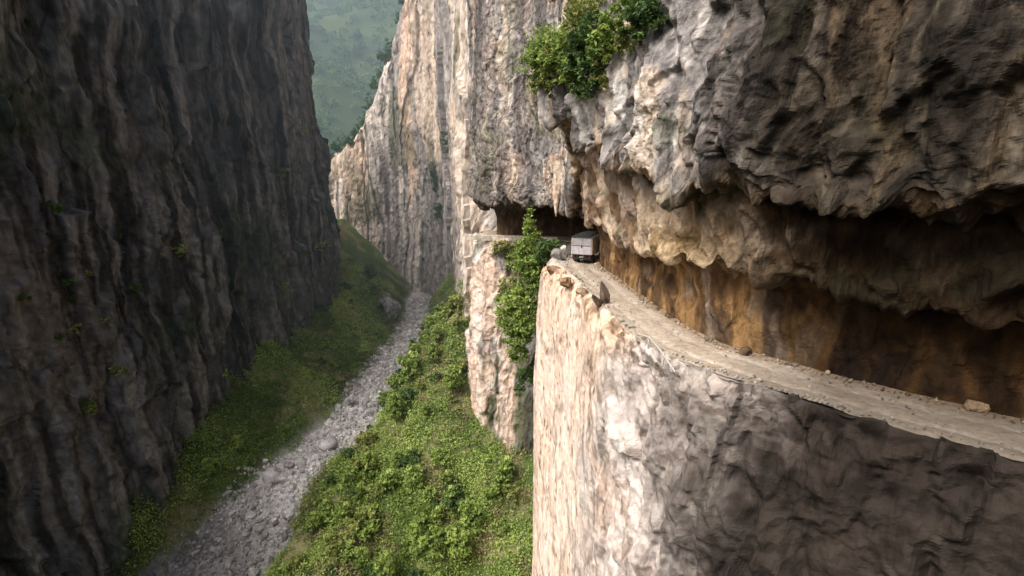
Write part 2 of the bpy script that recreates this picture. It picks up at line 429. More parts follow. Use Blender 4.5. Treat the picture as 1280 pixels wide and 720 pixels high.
# ------------------------------------------------------------------ cliff below the road
def lower_cliff():
    edge = [2.0, 2.0, 2.0, 2.0, 1.9, 1.75, 1.8, 2.1, (6.9, 63.2), (8.7, 68.4), (8.9, 74.0), (6.9, 78.6), (1.6, 80.5), (-3.2, 81.8), (-5.9, 87.0), (-2.6, 97)]
    shld = [2.5, 2.5, 2.5, 2.5, 2.3, 2.3, 2.9, 3.7, (6.2, 63.8), (8.0, 68.6), (8.2, 73.6), (6.4, 78.0), (1.4, 79.8), (-3.5, 81.2), (-6.2, 87.0), (-2.9, 97)]
    body = [2.9, 2.9, 2.9, 2.9, 2.6, 2.6, 3.4, 4.1, (5.6, 64.5), (7.0, 69.0), (7.2, 73.2), (5.4, 77.4), (.9, 79.2), (-4.0, 80.8), (-6.7, 87.2), (-3.2, 97)]
    foot = [5.0, 5.0, 5.0, 4.6, 3.6, 3.5, 4.2, 4.6, (5.2, 66.0), (5.8, 70.0), (6.0, 73.0), (3.8, 76.6), (-.6, 78.2), (-5.0, 80.0), (-8.0, 87.4), (-4, 97)]
    def at(i, v):
        return off(i, v) if np.isscalar(v) else np.array(v, float)
    P = []
    idx = list(range(16))
    for i in idx:
        e, sh, b, f = at(i, edge[i]), at(i, shld[i]), at(i, body[i]), at(i, foot[i])
        P.append([(*CL[i], -.35), (*(CL[i] * .15 + e * .85), -.12), (*e, -.05), (*sh, -.9), (*b, -4), (*(b * .7 + f * .3), -14),
                  (*(b * .4 + f * .6), -28), (*f, -62)])
        if i == 7:      # the corner of the pillar
            P.append([(7.9, 58.6, -.35), (5.6, 59.2, -.1), (4.9, 59.6, -.1), (3.5, 60.0, -1.2), (3.15, 60.2, -4), (3.0, 60.4, -14), (2.9, 60.6, -28), (2.6, 61, -62)])
    cs = [8, 20, 80, 110, 110, 84, 74, 40, 46, 38, 32, 32, 36, 32, 26, 14]
    cr = [4, 6, 12, 36, 84, 76, 76]
    G, n, S, T = net(P, cs, cr)
    p = G.reshape(-1, 3); nn = n.reshape(-1, 3); s = S.ravel(); t = T.ravel()
    k = np.argmin(np.abs(s - 6) + np.abs(t - 5))
    if nn[k, 0] > 0: nn = -nn
    warp = np.stack([fbm(p * .3, 2, 191), fbm(p * .3, 2, 192), fbm(p * .3, 2, 193)], 1)
    q = p + warp * .6
    face = sstep(1.7, 3.2, t)
    d1, d2, cv = cells(q * np.array([.30, .30, .12]), 105)
    e1, e2, ev = cells(q * np.array([1.1, 1.1, .6]), 115)
    cove = sstep(8.2, 9.2, s)
    right = 1 - sstep(4.0, 5.0, s)
    qs = p + warp * .3
    fa = chips(qs * np.array([.22, .22, .06]), 160); fb = .8 * soften(facets(qs * np.array([.9, .9, .30]), 170, .9), G.shape, 1) + .6 * chips(qs * np.array([.8, .8, .4]), 175); fc = chips(qs * np.array([2.4, 2.4, 1.2]), 180)
    ck = soften(np.maximum(cracks(q, (.42, .42, .035), .06, 161), .7 * cracks(q, (.6, .6, .5), .05, 166)), G.shape, 2)
    rough = np.clip(right * .9 + cove * .8, 0, 1)
    disp = face * (.35 * fbm(q * np.array([.16, .16, .06]), 3, 101) + .05 * ridged(q * np.array([.9, .9, .03]), 3, 103) + .20 * fa + .03 * fb + .02 * fc + .05 * fbm(q * 1.6, 4, 102) - .12 * ck)
    disp += face * rough * (.8 * soften(facets(qs * np.array([.2, .2, .12]), 185, .9), G.shape, 1) + .7 * fa + .42 * fb + .22 * fc + .25 * fbm(q * .5, 4, 108) - .16 * ck + .3 * cove * ridged(q * np.array([.6, .6, .05]), 3, 109))
    rim = np.exp(-((t - 2.4) / .8) ** 2)
    disp += rim * (.35 * fbm(q * .8, 4, 110) + .25 * (ev - .5))
    disp += (1 - face) * .03 * fbm(q * 2, 3, 111)
    p2 = p + nn * disp[:, None]
    p2[:, 2] += rim * .22 * (ev - .4) * 2
    # ---- colour
    st = fbm(q * np.array([.8, .8, .03]), 4, 140); st2 = fbm(q * np.array([1.8, 1.8, .07]), 3, 144)
    blot = fbm(q * .16, 4, 141); fine = fbm(q * 1.4, 4, 142)
    c = np.tile(np.array([.84, .69, .58]), (len(p), 1))
    c = mixc(c, PINK * 1.15, sstep(-.1, .45, blot) * .8)
    c = mixc(c, WHITE * 1.0, sstep(.1, .5, st) * .3)
    c = mixc(c, PINK * 1.0, sstep(.0, .5, fbm(q * np.array([.45, .45, .2]), 4, 158)) * .6)
    c = mixc(c, GREY * 1.3, sstep(.2, .5, -st) * .3)
    c = mixc(c, BROWN * 1.3, sstep(.42, .7, -fbm(q * np.array([2.2, 2.2, .9]), 4, 147)) * .8)
    c = mixc(c, CREAM * .72, sstep(.05, .5, fbm(q * np.array([1.1, 1.1, .07]), 4, 148)) * .15)
    c = mixc(c, BROWN * 1.2, sstep(.30, .52, st2) * sstep(.0, .4, fbm(q * .3, 3, 150)) * .55)
    c = mixc(c, BROWN * .9, ck * .55 * sstep(.0, .3, fbm(q * .12, 3, 155) + .15))
    # orange-brown broken rim
    rimc = np.exp(-((t - 2.8) / .9) ** 2)
    c = mixc(c, OCHRE * .55 + PINK * .45, rimc * .55)
    c = mixc(c, BROWN, rimc * sstep(.0, .45, fine) * .7)
    c = mixc(c, np.array([.40, .35, .29]), (1 - sstep(1.6, 2.4, t)))
    # grey rough zone toward the near buttress, then shade painted in by darkening the rock colour
    gz = 1 - sstep(4.3, 5.1, s + .5 * blot + .010 * p[:, 2])
    gcol = mixc(np.tile(np.array([.42, .39, .38]), (len(p), 1)), DARK * 1.6, sstep(.0, .5, fine))
    gcol = mixc(gcol, WHITE * .95, sstep(.15, .5, fbm(q * .9, 3, 151)) * .6)
    c = mixc(c, gcol, gz * .75)
    side_shade = 1 - sstep(3.1, 4.25, s + .35 * blot + .15 * fine)
    c = c * (1 - side_shade[:, None] * np.array([.945, .952, .958]))
    # left edge of the pillar and the cove: grey, mossy
    cornr = np.exp(-((s - 8.15) / .28) ** 2)
    c = mixc(c, GREY * 1.15, cornr * .75)
    cc = mixc(np.tile(GREY * .62, (len(p), 1)), MOSS * .6, sstep(-.3, .3, fbm(q * .35, 3, 152)) * .75)
    cc = mixc(cc, DARK, sstep(.0, .5, st) * .7)
    cc = cc * (1 - .35 * (1 - sstep(12.2, 12.9, s)))[:, None]
    cc = mixc(cc, PINK * .9, sstep(12.5, 13.1, s) * sstep(-.35, .25, st + .2 * blot) * .9)
    cc = mixc(cc, WHITE * .9, sstep(12.8, 13.2, s) * sstep(.1, .5, st2) * .6)
    c = mixc(c, cc, cove)
    me = mesh_np('cliff_below_road', p2, grid_faces(*G.shape[:2]), smooth=False)
    set_col(me, c)
    o = link('cliff_below_road', me, M_FACE)
    tag(o, 'cream and pink rock face dropping away below the dirt road', 'cliff', kind='structure')
    return p2.reshape(G.shape), S, T
LP, LS, LT = lower_cliff()

# ------------------------------------------------------------------ far cliff across the head of the gorge
def far_cliff():
    base = [(6, 94), (-6.5, 94), (-10.0, 104), (-12.0, 130), (-15.5, 150), (-21, 166), (-29, 177), (-37, 183), (-45, 187), (-53, 190), (-62, 193), (-80, 200), (-110, 215)]
    top = [112, 112, 112, 112, 110, 104, 86, 62, 44, 29, 17, 10, 8]
    bas = [-20, -30, -40, -45, -48, -48, -48, -48, -48, -48, -48, -48, -48]
    b = np.array(base, float); tg = tangents(b); nl = np.stack([-tg[:, 1], tg[:, 0]], 1)
    P = []
    for i in range(len(b)):
        r = []
        z0, z1 = bas[i], top[i]
        r.append((*(b[i] - nl[i] * 25), z1 + 6)); r.append((*(b[i] - nl[i] * 3), z1))
        for f in (.88, .7, .5, .3, .12, 0):
            lean = (f - .2) * -2.5
            r.append((*(b[i] + nl[i] * lean), z0 + (z1 - z0) * f))
        P.append(r)
    cs = [14, 34, 48, 56, 60, 60, 50, 44, 44, 44, 40, 20]
    cr = [6, 40, 66, 72, 72, 60, 26]
    G, n, S, T = net(P, cs, cr)
    p = G.reshape(-1, 3); nn = n.reshape(-1, 3); s = S.ravel(); t = T.ravel()
    k = np.argmin(np.abs(s - 7) + np.abs(t - 4))
    if nn[k, 1] > 0: nn = -nn
    q = p + np.stack([fbm(p * .1, 2, 291), fbm(p * .1, 2, 292), fbm(p * .1, 2, 293)], 1) * .6
    d1, d2, cv = cells(q * np.array([.16, .16, .035]), 205)
    e1, e2, ev = cells(q * np.array([.45, .45, .14]), 215)
    fa = facets(q * np.array([.13, .13, .02]), 264, .9); fb = facets(q * np.array([.36, .36, .09]), 270, .9); fc = chips(q * np.array([.9, .9, .35]), 280); fa = soften(fa, G.shape, 2); fb = soften(fb, G.shape, 1)
    ck = np.maximum(cracks(q, (.2, .2, .012), .07, 261), .6 * cracks(q, (.3, .3, .16), .04, 266))
    disp = 1.5 * fbm(q * np.array([.06, .06, .03]), 3, 201) + 1.0 * facets(q * np.array([.075, .075, .008]), 290, .9) + .2 * ridged(q * np.array([.3, .3, .012]), 3, 203) + 1.3 * fa + .5 * fb + .35 * fc + .2 * fbm(q * .8, 3, 209) - .5 * ck
    p2 = p + nn * disp[:, None]
    p2[:, 2] += (1 - sstep(1, 1.6, t)) * 3 * fbm(np.stack([s * 2, s * 0, s * 0], 1), 4, 207)
    st = fbm(q * np.array([.26, .26, .012]), 4, 240); st2 = fbm(q * np.array([.6, .6, .02]), 4, 244)
    blot = fbm(q * .05, 4, 241); fine = fbm(q * .5, 4, 242)
    c = np.tile(np.array([.46, .43, .41]), (len(p), 1))
    c = mixc(c, PINK * 1.0, sstep(.05, .45, st) * .8)
    c = mixc(c, WHITE * 1.0, sstep(.12, .42, st2) * .75)
    c = mixc(c, DARK * 1.5, sstep(.10, .42, -st2) * .75)
    c = mixc(c, DARK * 1.6, sstep(.2, .5, -st) * .6)
    pl = facets(q * np.array([.085, .085, .010]), 290, 0)
    c = mixc(c, CREAM * .95, sstep(.15, .2, pl) * .55); c = mixc(c, GREY * .95, sstep(.15, .2, -pl) * .6)
    c = mixc(c, DARK * .9, ck * .7)
    # big orange-tan panel left from an old rock fall
    pan = np.exp(-(((s - 6.75 + .12 * blot) / .30) ** 4)) * sstep(2, 12, p[:, 2] + 8 * st)
    c = mixc(c, PINK * 1.1, pan * .85)
    pan2 = np.exp(-(((s - 5.45 + .1 * blot) / .16) ** 4)) * sstep(10, 20, p[:, 2] + 8 * st) * (1 - sstep(50, 60, p[:, 2] + 10 * st))
    c = mixc(c, CREAM * 1.15, pan2 * .85)
    c = mixc(c, DARK * 1.2, sstep(.3, .7, fine) * .35)
    c = mixc(c, MOSS * .7, sstep(.3, .6, fbm(q * np.array([.12, .12, .06]), 3, 250)) * .55)
    me = mesh_np('far_cliff', p2, grid_faces(*G.shape[:2]), smooth=False)
    set_col(me, c)
    o = link('far_cliff', me, M_ROCKFAR)
    tag(o, 'tall streaked grey and cream cliff closing the head of the gorge', 'cliff', kind='structure')
    return p2.reshape(G.shape), S, T
FP, FS, FT = far_cliff()

# ------------------------------------------------------------------ opposite wall of the gorge
def opposite_cliff():
    base = [(-62, 20), (-63, 38), (-61, 54), (-56.5, 70), (-52.5, 86), (-50, 100), (-48, 114), (-46.5, 126), (-46, 135), (-49, 142), (-60, 150), (-90, 165)]
    top = [16, 20, 29, 36, 40, 44, 49, 54, 58, 60, 58, 55]
    b = np.array(base, float); tg = tangents(b); nl = np.stack([tg[:, 1], -tg[:, 0]], 1)
    P = []
    for i in range(len(b)):
        r = [(*(b[i] - nl[i] * 30), top[i] + 5), (*(b[i] - nl[i] * 5), top[i])]
        z0, z1 = -48, top[i]
        for f in (.85, .66, .48, .3, .14, 0):
            r.append((*(b[i] + nl[i] * (.25 - f) * 5), z0 + (z1 - z0) * f))
        P.append(r)
    cs = [10, 34, 60, 64, 60, 50, 46, 40, 34, 30, 16]
    cr = [4, 16, 40, 70, 76, 60, 30]
    G, n, S, T = net(P, cs, cr)
    p = G.reshape(-1, 3); nn = n.reshape(-1, 3); s = S.ravel(); t = T.ravel()
    k = np.argmin(np.abs(s - 5) + np.abs(t - 4))
    if nn[k, 0] < 0: nn = -nn
    q = p + np.stack([fbm(p * .12, 2, 391), fbm(p * .12, 2, 392), fbm(p * .12, 2, 393)], 1) * .6
    d1, d2, cv = cells(q * np.array([.20, .20, .05]), 305)
    e1, e2, ev = cells(q * np.array([.6, .6, .22]), 315)
    fa = soften(facets(q * np.array([.15, .15, .06]), 360, .9), G.shape, 1); fb = facets(q * np.array([.45, .45, .13]), 370, .9); fc = chips(q * np.array([1.2, 1.2, .5]), 380); fb = .6 * soften(fb, G.shape, 1) + .6 * chips(q * np.array([.45, .45, .16]), 375)
    ck = np.maximum(cracks(q, (.3, .3, .02), .06, 361), .6 * cracks(q, (.4, .4, .22), .04, 366))
    disp = 1.6 * fbm(q * np.array([.07, .07, .035]), 3, 301) + 1.2 * facets(q * np.array([.08, .08, .012]), 390, .9) + .12 * ridged(q * np.array([.35, .35, .015]), 3, 303) + 1.7 * fa + .8 * fb + .5 * fc + .2 * fbm(q * 1.1, 3, 309) - .4 * ck
    p2 = p + nn * disp[:, None]
    st = fbm(q * np.array([.35, .35, .018]), 4, 340); st2 = fbm(q * np.array([.9, .9, .03]), 4, 344)
    blot = fbm(q * .06, 4, 341); fine = fbm(q * .8, 4, 342)
    c = np.tile(np.array([.082, .083, .085]), (len(p), 1))  # dark base colour stands in for shade on this side
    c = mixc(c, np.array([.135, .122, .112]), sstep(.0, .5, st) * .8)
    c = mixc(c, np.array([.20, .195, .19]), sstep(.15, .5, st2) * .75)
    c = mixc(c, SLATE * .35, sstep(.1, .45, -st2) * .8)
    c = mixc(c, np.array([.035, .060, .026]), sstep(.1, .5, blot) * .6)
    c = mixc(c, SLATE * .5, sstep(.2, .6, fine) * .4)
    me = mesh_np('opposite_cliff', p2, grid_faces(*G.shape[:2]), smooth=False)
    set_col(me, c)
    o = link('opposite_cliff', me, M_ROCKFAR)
    tag(o, 'dark slate grey cliff on the shaded opposite side of the gorge', 'cliff', kind='structure')
    return p2.reshape(G.shape), S, T
OP, OS, OT = opposite_cliff()

# ------------------------------------------------------------------ gorge floor
def gully_x(y):
    y = np.asarray(y, float)
    near = np.clip((108 - y) / 52, 0, None)
    return -29.5 - 19 * np.minimum(near, 1.2) ** 1.5 + 1.5 * np.sin(y * .06)
def gully_w(y):
    y = np.asarray(y, float)
    return 6.0 + 2.5 * (1 - sstep(50, 95, y)) - 3.0 * sstep(120, 175, y)
def gully_z(y):
    return np.interp(y, [0, 20, 40, 60, 80, 100, 130, 190, 300], [-72, -67, -60, -50.5, -41.5, -38, -34.5, -30, -20])
def height(x, y, detail=True):
    x = np.asarray(x, float); y = np.asarray(y, float)
    xg, w, zg = gully_x(y), gully_w(y), gully_z(y)
    p = np.stack([x, y, x * 0], 1)
    wob = 1.6 * fbm(p * .09, 3, 401)
    d = x - xg + wob
    mr = np.interp(y, [30, 60, 72, 80, 90, 100, 140], [.3, .22, .28, .5, 1.0, 1.2, 1.1])
    ml = np.interp(y, [30, 60, 100, 140], [.95, .95, .85, .8])
    r = np.maximum(d - w, 0); l = np.maximum(-d - w, 0)
    bank = 1.6 * sstep(0, 1.6, r) + 1.2 * sstep(0, 2.5, l)
    z = zg + mr * r + ml * l + bank
    z = z + 3.2 * sstep(2, 7, r) * sstep(78, 90, y) * (1 - sstep(120, 150, y))
    cover = sstep(0, 3, r + l)
    if detail:
        z = z + cover * (1.3 * fbm(p * .11, 4, 402) + .5 * fbm(p * .5, 3, 403)) + (1 - cover) * (.35 * fbm(p * .35, 4, 404))
    cap = np.minimum(z, -36 + 1.0 * (y - 76)); f = sstep(-18, -5, x + 2 * fbm(p * .12, 3, 405)); z = z * (1 - f) + cap * f
    z = np.minimum(z, -6)
    return z
def gorge_floor():
    xs = np.concatenate([np.linspace(-150, -75, 40), np.linspace(-74.4, 30, 190)]); ys = np.linspace(0, 260, 400)
    X, Y = np.meshgrid(xs, ys, indexing='ij')
    x, y = X.ravel(), Y.ravel()
    z = height(x, y)
    p = np.stack([x, y, z], 1)
    d = x - gully_x(y) + 1.6 * fbm(np.stack([x, y, x * 0], 1) * .09, 3, 401)
    w = gully_w(y)
    cov = sstep(-.5, 1.5, np.abs(d) - w)
    c = np.tile(np.array([.60, .58, .56]), (len(p), 1))
    c = mixc(c, np.array([.38, .355, .34]), sstep(0, .5, fbm(p * .3, 3, 410)))
    c = mixc(c, np.array([.62, .60, .58]), sstep(.1, .5, fbm(p * .8, 3, 411)) * .7)
    g = mixc(np.tile(np.array([.085, .125, .035]), (len(p), 1)), np.array([.27, .24, .13]), sstep(-.2, .5, fbm(p * .25, 4, 412)) * .75)
    c = mixc(c, g, cov)
    shade = 1 - sstep(-56, -46, x)       # shade painted into the ground below the opposite wall
    c = c * (1 - .55 * shade[:, None] * (1 - sstep(80, 120, y))[:, None]) * (1 - .55 * ((1 - sstep(68, 80, y)) * (1 - cov))[:, None])  # near gully bed also painted darker, standing in for shade
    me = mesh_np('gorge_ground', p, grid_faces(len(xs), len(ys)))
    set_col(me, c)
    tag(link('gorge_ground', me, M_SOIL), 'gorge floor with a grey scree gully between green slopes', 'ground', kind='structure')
gorge_floor()

# ------------------------------------------------------------------ forested mountain in the haze
def mtn_h(x, y):
    p = np.stack([x, y, x * 0], 1)
    b = np.interp(y, [225, 300, 450, 700, 1100, 1800], [-40, 6, 95, 260, 430, 560])
    return b + 26 * fbm(p * .009, 4, 501) - 10 * ridged(p * .014, 3, 502) + 5 * fbm(p * .05, 3, 503) * sstep(225, 300, y)
def mountain():
    xs = np.linspace(-1300, 900, 180); ys = np.concatenate([np.linspace(225, 620, 130), np.linspace(630, 1800, 60)])
    X, Y = np.meshgrid(xs, ys, indexing='ij')
    x, y = X.ravel(), Y.ravel()
    p = np.stack([x, y, mtn_h(x, y)], 1)
    c = np.tile(np.array([.035, .065, .030]), (len(p), 1))
    c = mixc(c, np.array([.07, .11, .045]), sstep(0, .5, fbm(p * .03, 3, 510)))
    me = mesh_np('mountain', p, grid_faces(len(xs), len(ys)))
    set_col(me, c)
    tag(link('mountain', me, M_SOIL), 'hazy green mountain rising behind the far cliff', 'mountain', kind='structure')
mountain()

# ------------------------------------------------------------------ road
def road():
    C, par = spline(CL, [12, 30, 60, 60, 60, 56, 48, 30, 24, 20, 20, 20, 18, 12, 10], c=.8)
    tg = tangents(C); nl = np.stack([-tg[:, 1], tg[:, 0]], 1)
    us = np.linspace(-1, 1, 33)
    p3 = np.stack([C[:, 0], C[:, 1], C[:, 0] * 0], 1)
    wo = 1.72 + .26 * fbm(p3 * .7, 4, 601); wi = 2.25 + 0 * wo
    V = []
    for u in us:
        o = np.where(u > 0, u * wo, u * wi)
        V.append(np.stack([C[:, 0] + nl[:, 0] * o, C[:, 1] + nl[:, 1] * o, 0 * o], 1))
    V = np.stack(V, 1)
    v = V.reshape(-1, 3); u = np.tile(us, len(C))
    rut = np.exp(-((np.abs(u) - .42) / .13) ** 2)
    v[:, 2] = .02 - .07 * rut + .05 * fbm(v * .7, 4, 602) + .03 * fbm(v * 2.4, 3, 603) - .06 * sstep(.86, 1, u) + .10 * sstep(.8, 1, -u)
    c = np.tile(np.array([.40, .335, .265]), (len(v), 1))
    c = mixc(c, np.array([.50, .43, .36]), rut * .7)
    c = mixc(c, np.array([.31, .25, .185]), sstep(.0, .5, fbm(v * .6, 4, 604)) * .6)
    c = mixc(c, np.array([.27, .19, .12]), sstep(.72, .95, -u) * .8)
    sp = np.repeat(par, len(us))
    c = c * (1 - .62 * (1 - sstep(2.9, 3.9, sp + .2 * fbm(v * .3, 3, 606))))[:, None]  # near stretch darkened: overhang shade painted into the road colour
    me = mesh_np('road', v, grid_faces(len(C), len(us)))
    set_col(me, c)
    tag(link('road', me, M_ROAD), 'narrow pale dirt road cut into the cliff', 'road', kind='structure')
road()

# ------------------------------------------------------------------ rocks
def rock_mesh(name, seed, dims, sub=4, rough=.25, tilt=0):
    bm = bmesh.new(); bmesh.ops.create_icosphere(bm, subdivisions=sub, radius=1)
    v = np.array([x.co[:] for x in bm.verts]); f = np.array([[x.index for x in fc.verts] for fc in bm.faces]); bm.free()
    rg = np.random.default_rng(seed)
    for _ in range(14):                                   # plane cuts make flat fracture faces
        n = rg.normal(size=3); n /= np.linalg.norm(n); h = rg.uniform(.55, .85)
        d = v @ n - h
        v = v - np.maximum(d, 0)[:, None] * n * .92
    r = 1 + rough * .5 * fbm(v * 1.6 + seed, 4, seed) + rough * .12 * fbm(v * 6 + seed, 3, seed + 1)
    v = v * r[:, None] * np.array(dims)
    return mesh_np(name, v, f, smooth=False), v
def rock_col(me, v, a, b, seed):
    f = sstep(-.4, .4, fbm(v * 1.1, 4, seed + 5)); c = mixc(np.tile(np.array(a), (len(v), 1)), np.array(b), f)
    set_col(me, c)
def rock(name, seed, dims, loc, rot, a, b, label, cat='rock', group=None, sub=4):
    me, v = rock_mesh(name, seed, dims, sub); rock_col(me, v, a, b, seed)
    o = link(name, me, M_ROCK); o.location = loc; o.rotation_euler = rot
    return tag(o, label, cat, group)

rock('roadside_slab', 21, (.46, .28, 1.25), (7.05, 38.6, .6), (.1, -.35, .3), (.12, .095, .08), (.26, .20, .16), 'upright dark brown slab of rock at the outer edge of the road')
rock('roadside_slab', 22, (.24, .2, .85), (6.45, 38.1, .3), (.1, -.75, .5), (.10, .08, .07), (.22, .16, .12), 'thin dark slab leaning outward beside the taller upright slab')
rock('broken_rock', 23, (.62, .8, .62), (5.0, 47.0, -.05), (.2, .1, .4), (.22, .12, .06), (.42, .28, .18), 'lumpy orange brown rock on the broken road edge')
rock('broken_rock', 24, (.85, 1.1, .9), (4.6, 54.3, -.3), (.1, .3, 1.0), (.16, .09, .05), (.36, .24, .17), 'large dark brown rock at the corner of the pink pillar')
rock('broken_rock', 25, (.55, .7, .4), (6.0, 43.2, -.1), (.1, .2, .8), (.28, .17, .10), (.45, .33, .25), 'small tan rock on the road edge between two larger ones')
rock('boulder', 26, (.9, .9, 1.0), (5.4, 60.6, .35), (.2, .1, .7), (.16, .15, .14), (.32, .30, .27), 'grey boulder at the road bend left of the truck')
rock('pale_boulder', 27, (.45, .4, .55), (6.0, 60.4, 1.2), (.4, .3, .1), (.50, .47, .42), (.66, .62, .56), 'whitish block resting on the grey boulder by the truck')
for k, (x, y, sz) in enumerate([(11.0, 41.0, .28), (11.35, 34.5, .34), (10.6, 46.5, .22), (13.4, 27.2, .4), (19.8, 20.2, .45)]):
    rock('fallen_stone', 40 + k, (sz, sz * 1.2, sz * .8), (x - .55, y - .1, sz * .45), (.2, .3, k), (.10, .07, .045), (.20, .14, .09),
         'fallen stone lying at the foot of the brown road wall', 'stone', 'fallen stones along the road wall', 3)

def gravel():
    bm = bmesh.new(); bmesh.ops.create_icosphere(bm, subdivisions=1, radius=1)
    bv = np.array([x.co[:] for x in bm.verts]); bf = np.array([[x.index for x in fc.verts] for fc in bm.faces]); bm.free()
    n = 3600
    C, par = spline(CL, [40] * (len(CL) - 1)); tg = tangents(C); nl = np.stack([-tg[:, 1], tg[:, 0]], 1)
    k = RNG.integers(40, int(len(C) * .62), n); side = RNG.uniform(0, 1, n)
    o = np.where(side < .55, -2.15 + np.abs(RNG.normal(0, .30, n)), np.where(side < .85, 1.68 - np.abs(RNG.normal(0, .22, n)), RNG.uniform(-1.9, 1.5, n)))
    s = np.clip(RNG.lognormal(-3.3, .6, n), .02, .16)
    V = np.empty((n, len(bv), 3)); F = np.empty((n, len(bf), 3), int); Cc = np.empty((n, len(bv), 3))
    for i in range(n):
        j = bv * RNG.uniform(.65, 1.3, (len(bv), 1)) * RNG.uniform(.6, 1.2, 3) * s[i]
        V[i] = j + np.array([C[k[i], 0] + nl[k[i], 0] * o[i], C[k[i], 1] + nl[k[i], 1] * o[i], .03 + s[i] * .4 + (.06 if o[i] < -1.7 else 0)])
        F[i] = bf + i * len(bv)
        Cc[i] = (np.array([.42, .33, .24]) if side[i] < .55 else np.array([.46, .42, .37])) * RNG.uniform(.5, 1.25) * (.4 + .6 * float(sstep(2.9, 3.9, par[k[i]])))  # near stones take the same painted shade as the road
    me = mesh_np('gravel', V.reshape(-1, 3), F.reshape(-1, 3), smooth=False); set_col(me, Cc.reshape(-1, 3))
    tag(link('gravel', me, M_ROCK), 'loose gravel and rubble along both edges of the dirt road', 'gravel', kind='stuff')
gravel()

# hanging spike of pale rock under the far lip
def spike():
    n, m = 26, 34
    th = np.linspace(0, 2 * np.pi, n, endpoint=False); zz = np.linspace(0, 1, m)
    T, Z = np.meshgrid(th, zz, indexing='ij')
    r = (1.15 * (1 - Z) ** .8 + .06) * (1 + .0 * T)
    x = r * np.cos(T) * .95; y = r * np.sin(T) * .7; z = -Z * 7.4
    v = np.stack([x.ravel(), y.ravel(), z.ravel()], 1)
    v[:, :2] *= (1 + .30 * fbm(v * np.array([1.2, 1.2, .35]), 4, 701) + .12 * fbm(v * 3.1, 3, 702))[:, None]
    v[:, 0] += .25 * fbm(v * np.array([0, 0, .3]) + 2, 2, 703)
    i = np.arange(n)[:, None]; j = np.arange(m - 1)[None, :]
    a = i * m + j; b = ((i + 1) % n) * m + j
    f = np.stack([a, b, b + 1, a + 1], -1).reshape(-1, 4)
    me = mesh_np('rock_spike', v, f)
    c = mixc(np.tile(CREAM * 1.0, (len(v), 1)), PINK * .9, sstep(-.3, .4, fbm(v * .8, 3, 704)))
    c = mixc(c, BROWN, sstep(.2, .6, fbm(v * np.array([2, 2, .3]), 3, 705)) * .6)
    set_col(me, c)
    o = link('rock_spike', me, M_ROCK); o.location = (5.55, 65.6, 12.0)
    tag(o, 'pale pointed spike of rock hanging under the far lip of the overhang', 'rock')
spike()

# scree: one mass of small stones, and big boulders one by one
def scree():
    bm = bmesh.new(); bmesh.ops.create_icosphere(bm, subdivisions=1, radius=1)
    bv = np.array([x.co[:] for x in bm.verts]); bf = np.array([[x.index for x in fc.verts] for fc in bm.faces]); bm.free()
    n = 9000
    y = RNG.uniform(42, 172, n); y = 42 + (y - 42) ** 1.15 * (130 / 130 ** 1.15)
    d = RNG.uniform(-1.1, 1.05, n) * gully_w(y)
    x = gully_x(y) + d - 1.6 * fbm(np.stack([gully_x(y), y, y * 0], 1) * .09, 3, 401)
    z = height(x, y)
    s = RNG.lognormal(-1.55, .55, n); s = np.clip(s, .08, 1.1)
    V = np.empty((n, len(bv), 3)); F = np.empty((n, len(bf), 3), int); Cc = np.empty((n, len(bv), 3))
    for i in range(n):
        j = bv * RNG.uniform(.65, 1.3, (len(bv), 1)) * RNG.uniform(.6, 1.2, 3) * s[i]
        a = RNG.uniform(0, 6.28); ca, sa = math.cos(a), math.sin(a)
        j = j @ np.array([[ca, -sa, 0], [sa, ca, 0], [0, 0, 1]])
        V[i] = j + np.array([x[i], y[i], z[i] + s[i] * .25]); F[i] = bf + i * len(bv)
        Cc[i] = np.array([.74, .715, .69]) * RNG.uniform(.55, 1.25) * (.42 + .58 * float(sstep(68, 80, y[i] + RNG.normal(0, 2))))  # nearer stones coloured darker, following the shade painted on the gully bed
    me = mesh_np('scree', V.reshape(-1, 3), F.reshape(-1, 3), smooth=False)
    set_col(me, Cc.reshape(-1, 3))
    tag(link('scree', me, M_ROCK), 'loose grey stones spread down the gully', 'scree', kind='stuff')
    protos = []
    for k in range(4):
        me, v = rock_mesh('boulder', 60 + k, (1, .85, .7), 3); rock_col(me, v, (.42, .40, .39), (.66, .64, .62), 60 + k)
        protos.append(me)
    for k in range(34):
        yy = random.uniform(72, 165); dd = random.uniform(-.95, .9)
        xx = float(gully_x(yy)) + dd * float(gully_w(yy)); zz = float(height([xx], [yy])[0]); sc = random.choice([.7, .8, 1.0, 1.1, 1.5, 2.1])
        o = link('boulder', protos[k % 4], M_ROCK); o.location = (xx, yy, zz + .2 * sc); o.scale = (sc,) * 3
        o.rotation_euler = (random.uniform(-.3, .3), random.uniform(-.3, .3), random.uniform(0, 6))
        tag(o, 'pale grey boulder lying in the stony gully', 'boulder', 'boulders in the gully')
    zz = float(height([-36.5], [150])[0])
    me, v = rock_mesh('rock_outcrop', 81, (3.4, 6.5, 4.6), 5, .4); rock_col(me, v, (.20, .19, .18), (.46, .44, .42), 81)
    o = link('rock_outcrop', me, M_ROCK); o.location = (-36.0, 148, zz + 1.0); o.rotation_euler = (0, .1, .25)
    tag(o, 'big grey rock outcrop at the left head of the gully', 'rock')
scree()

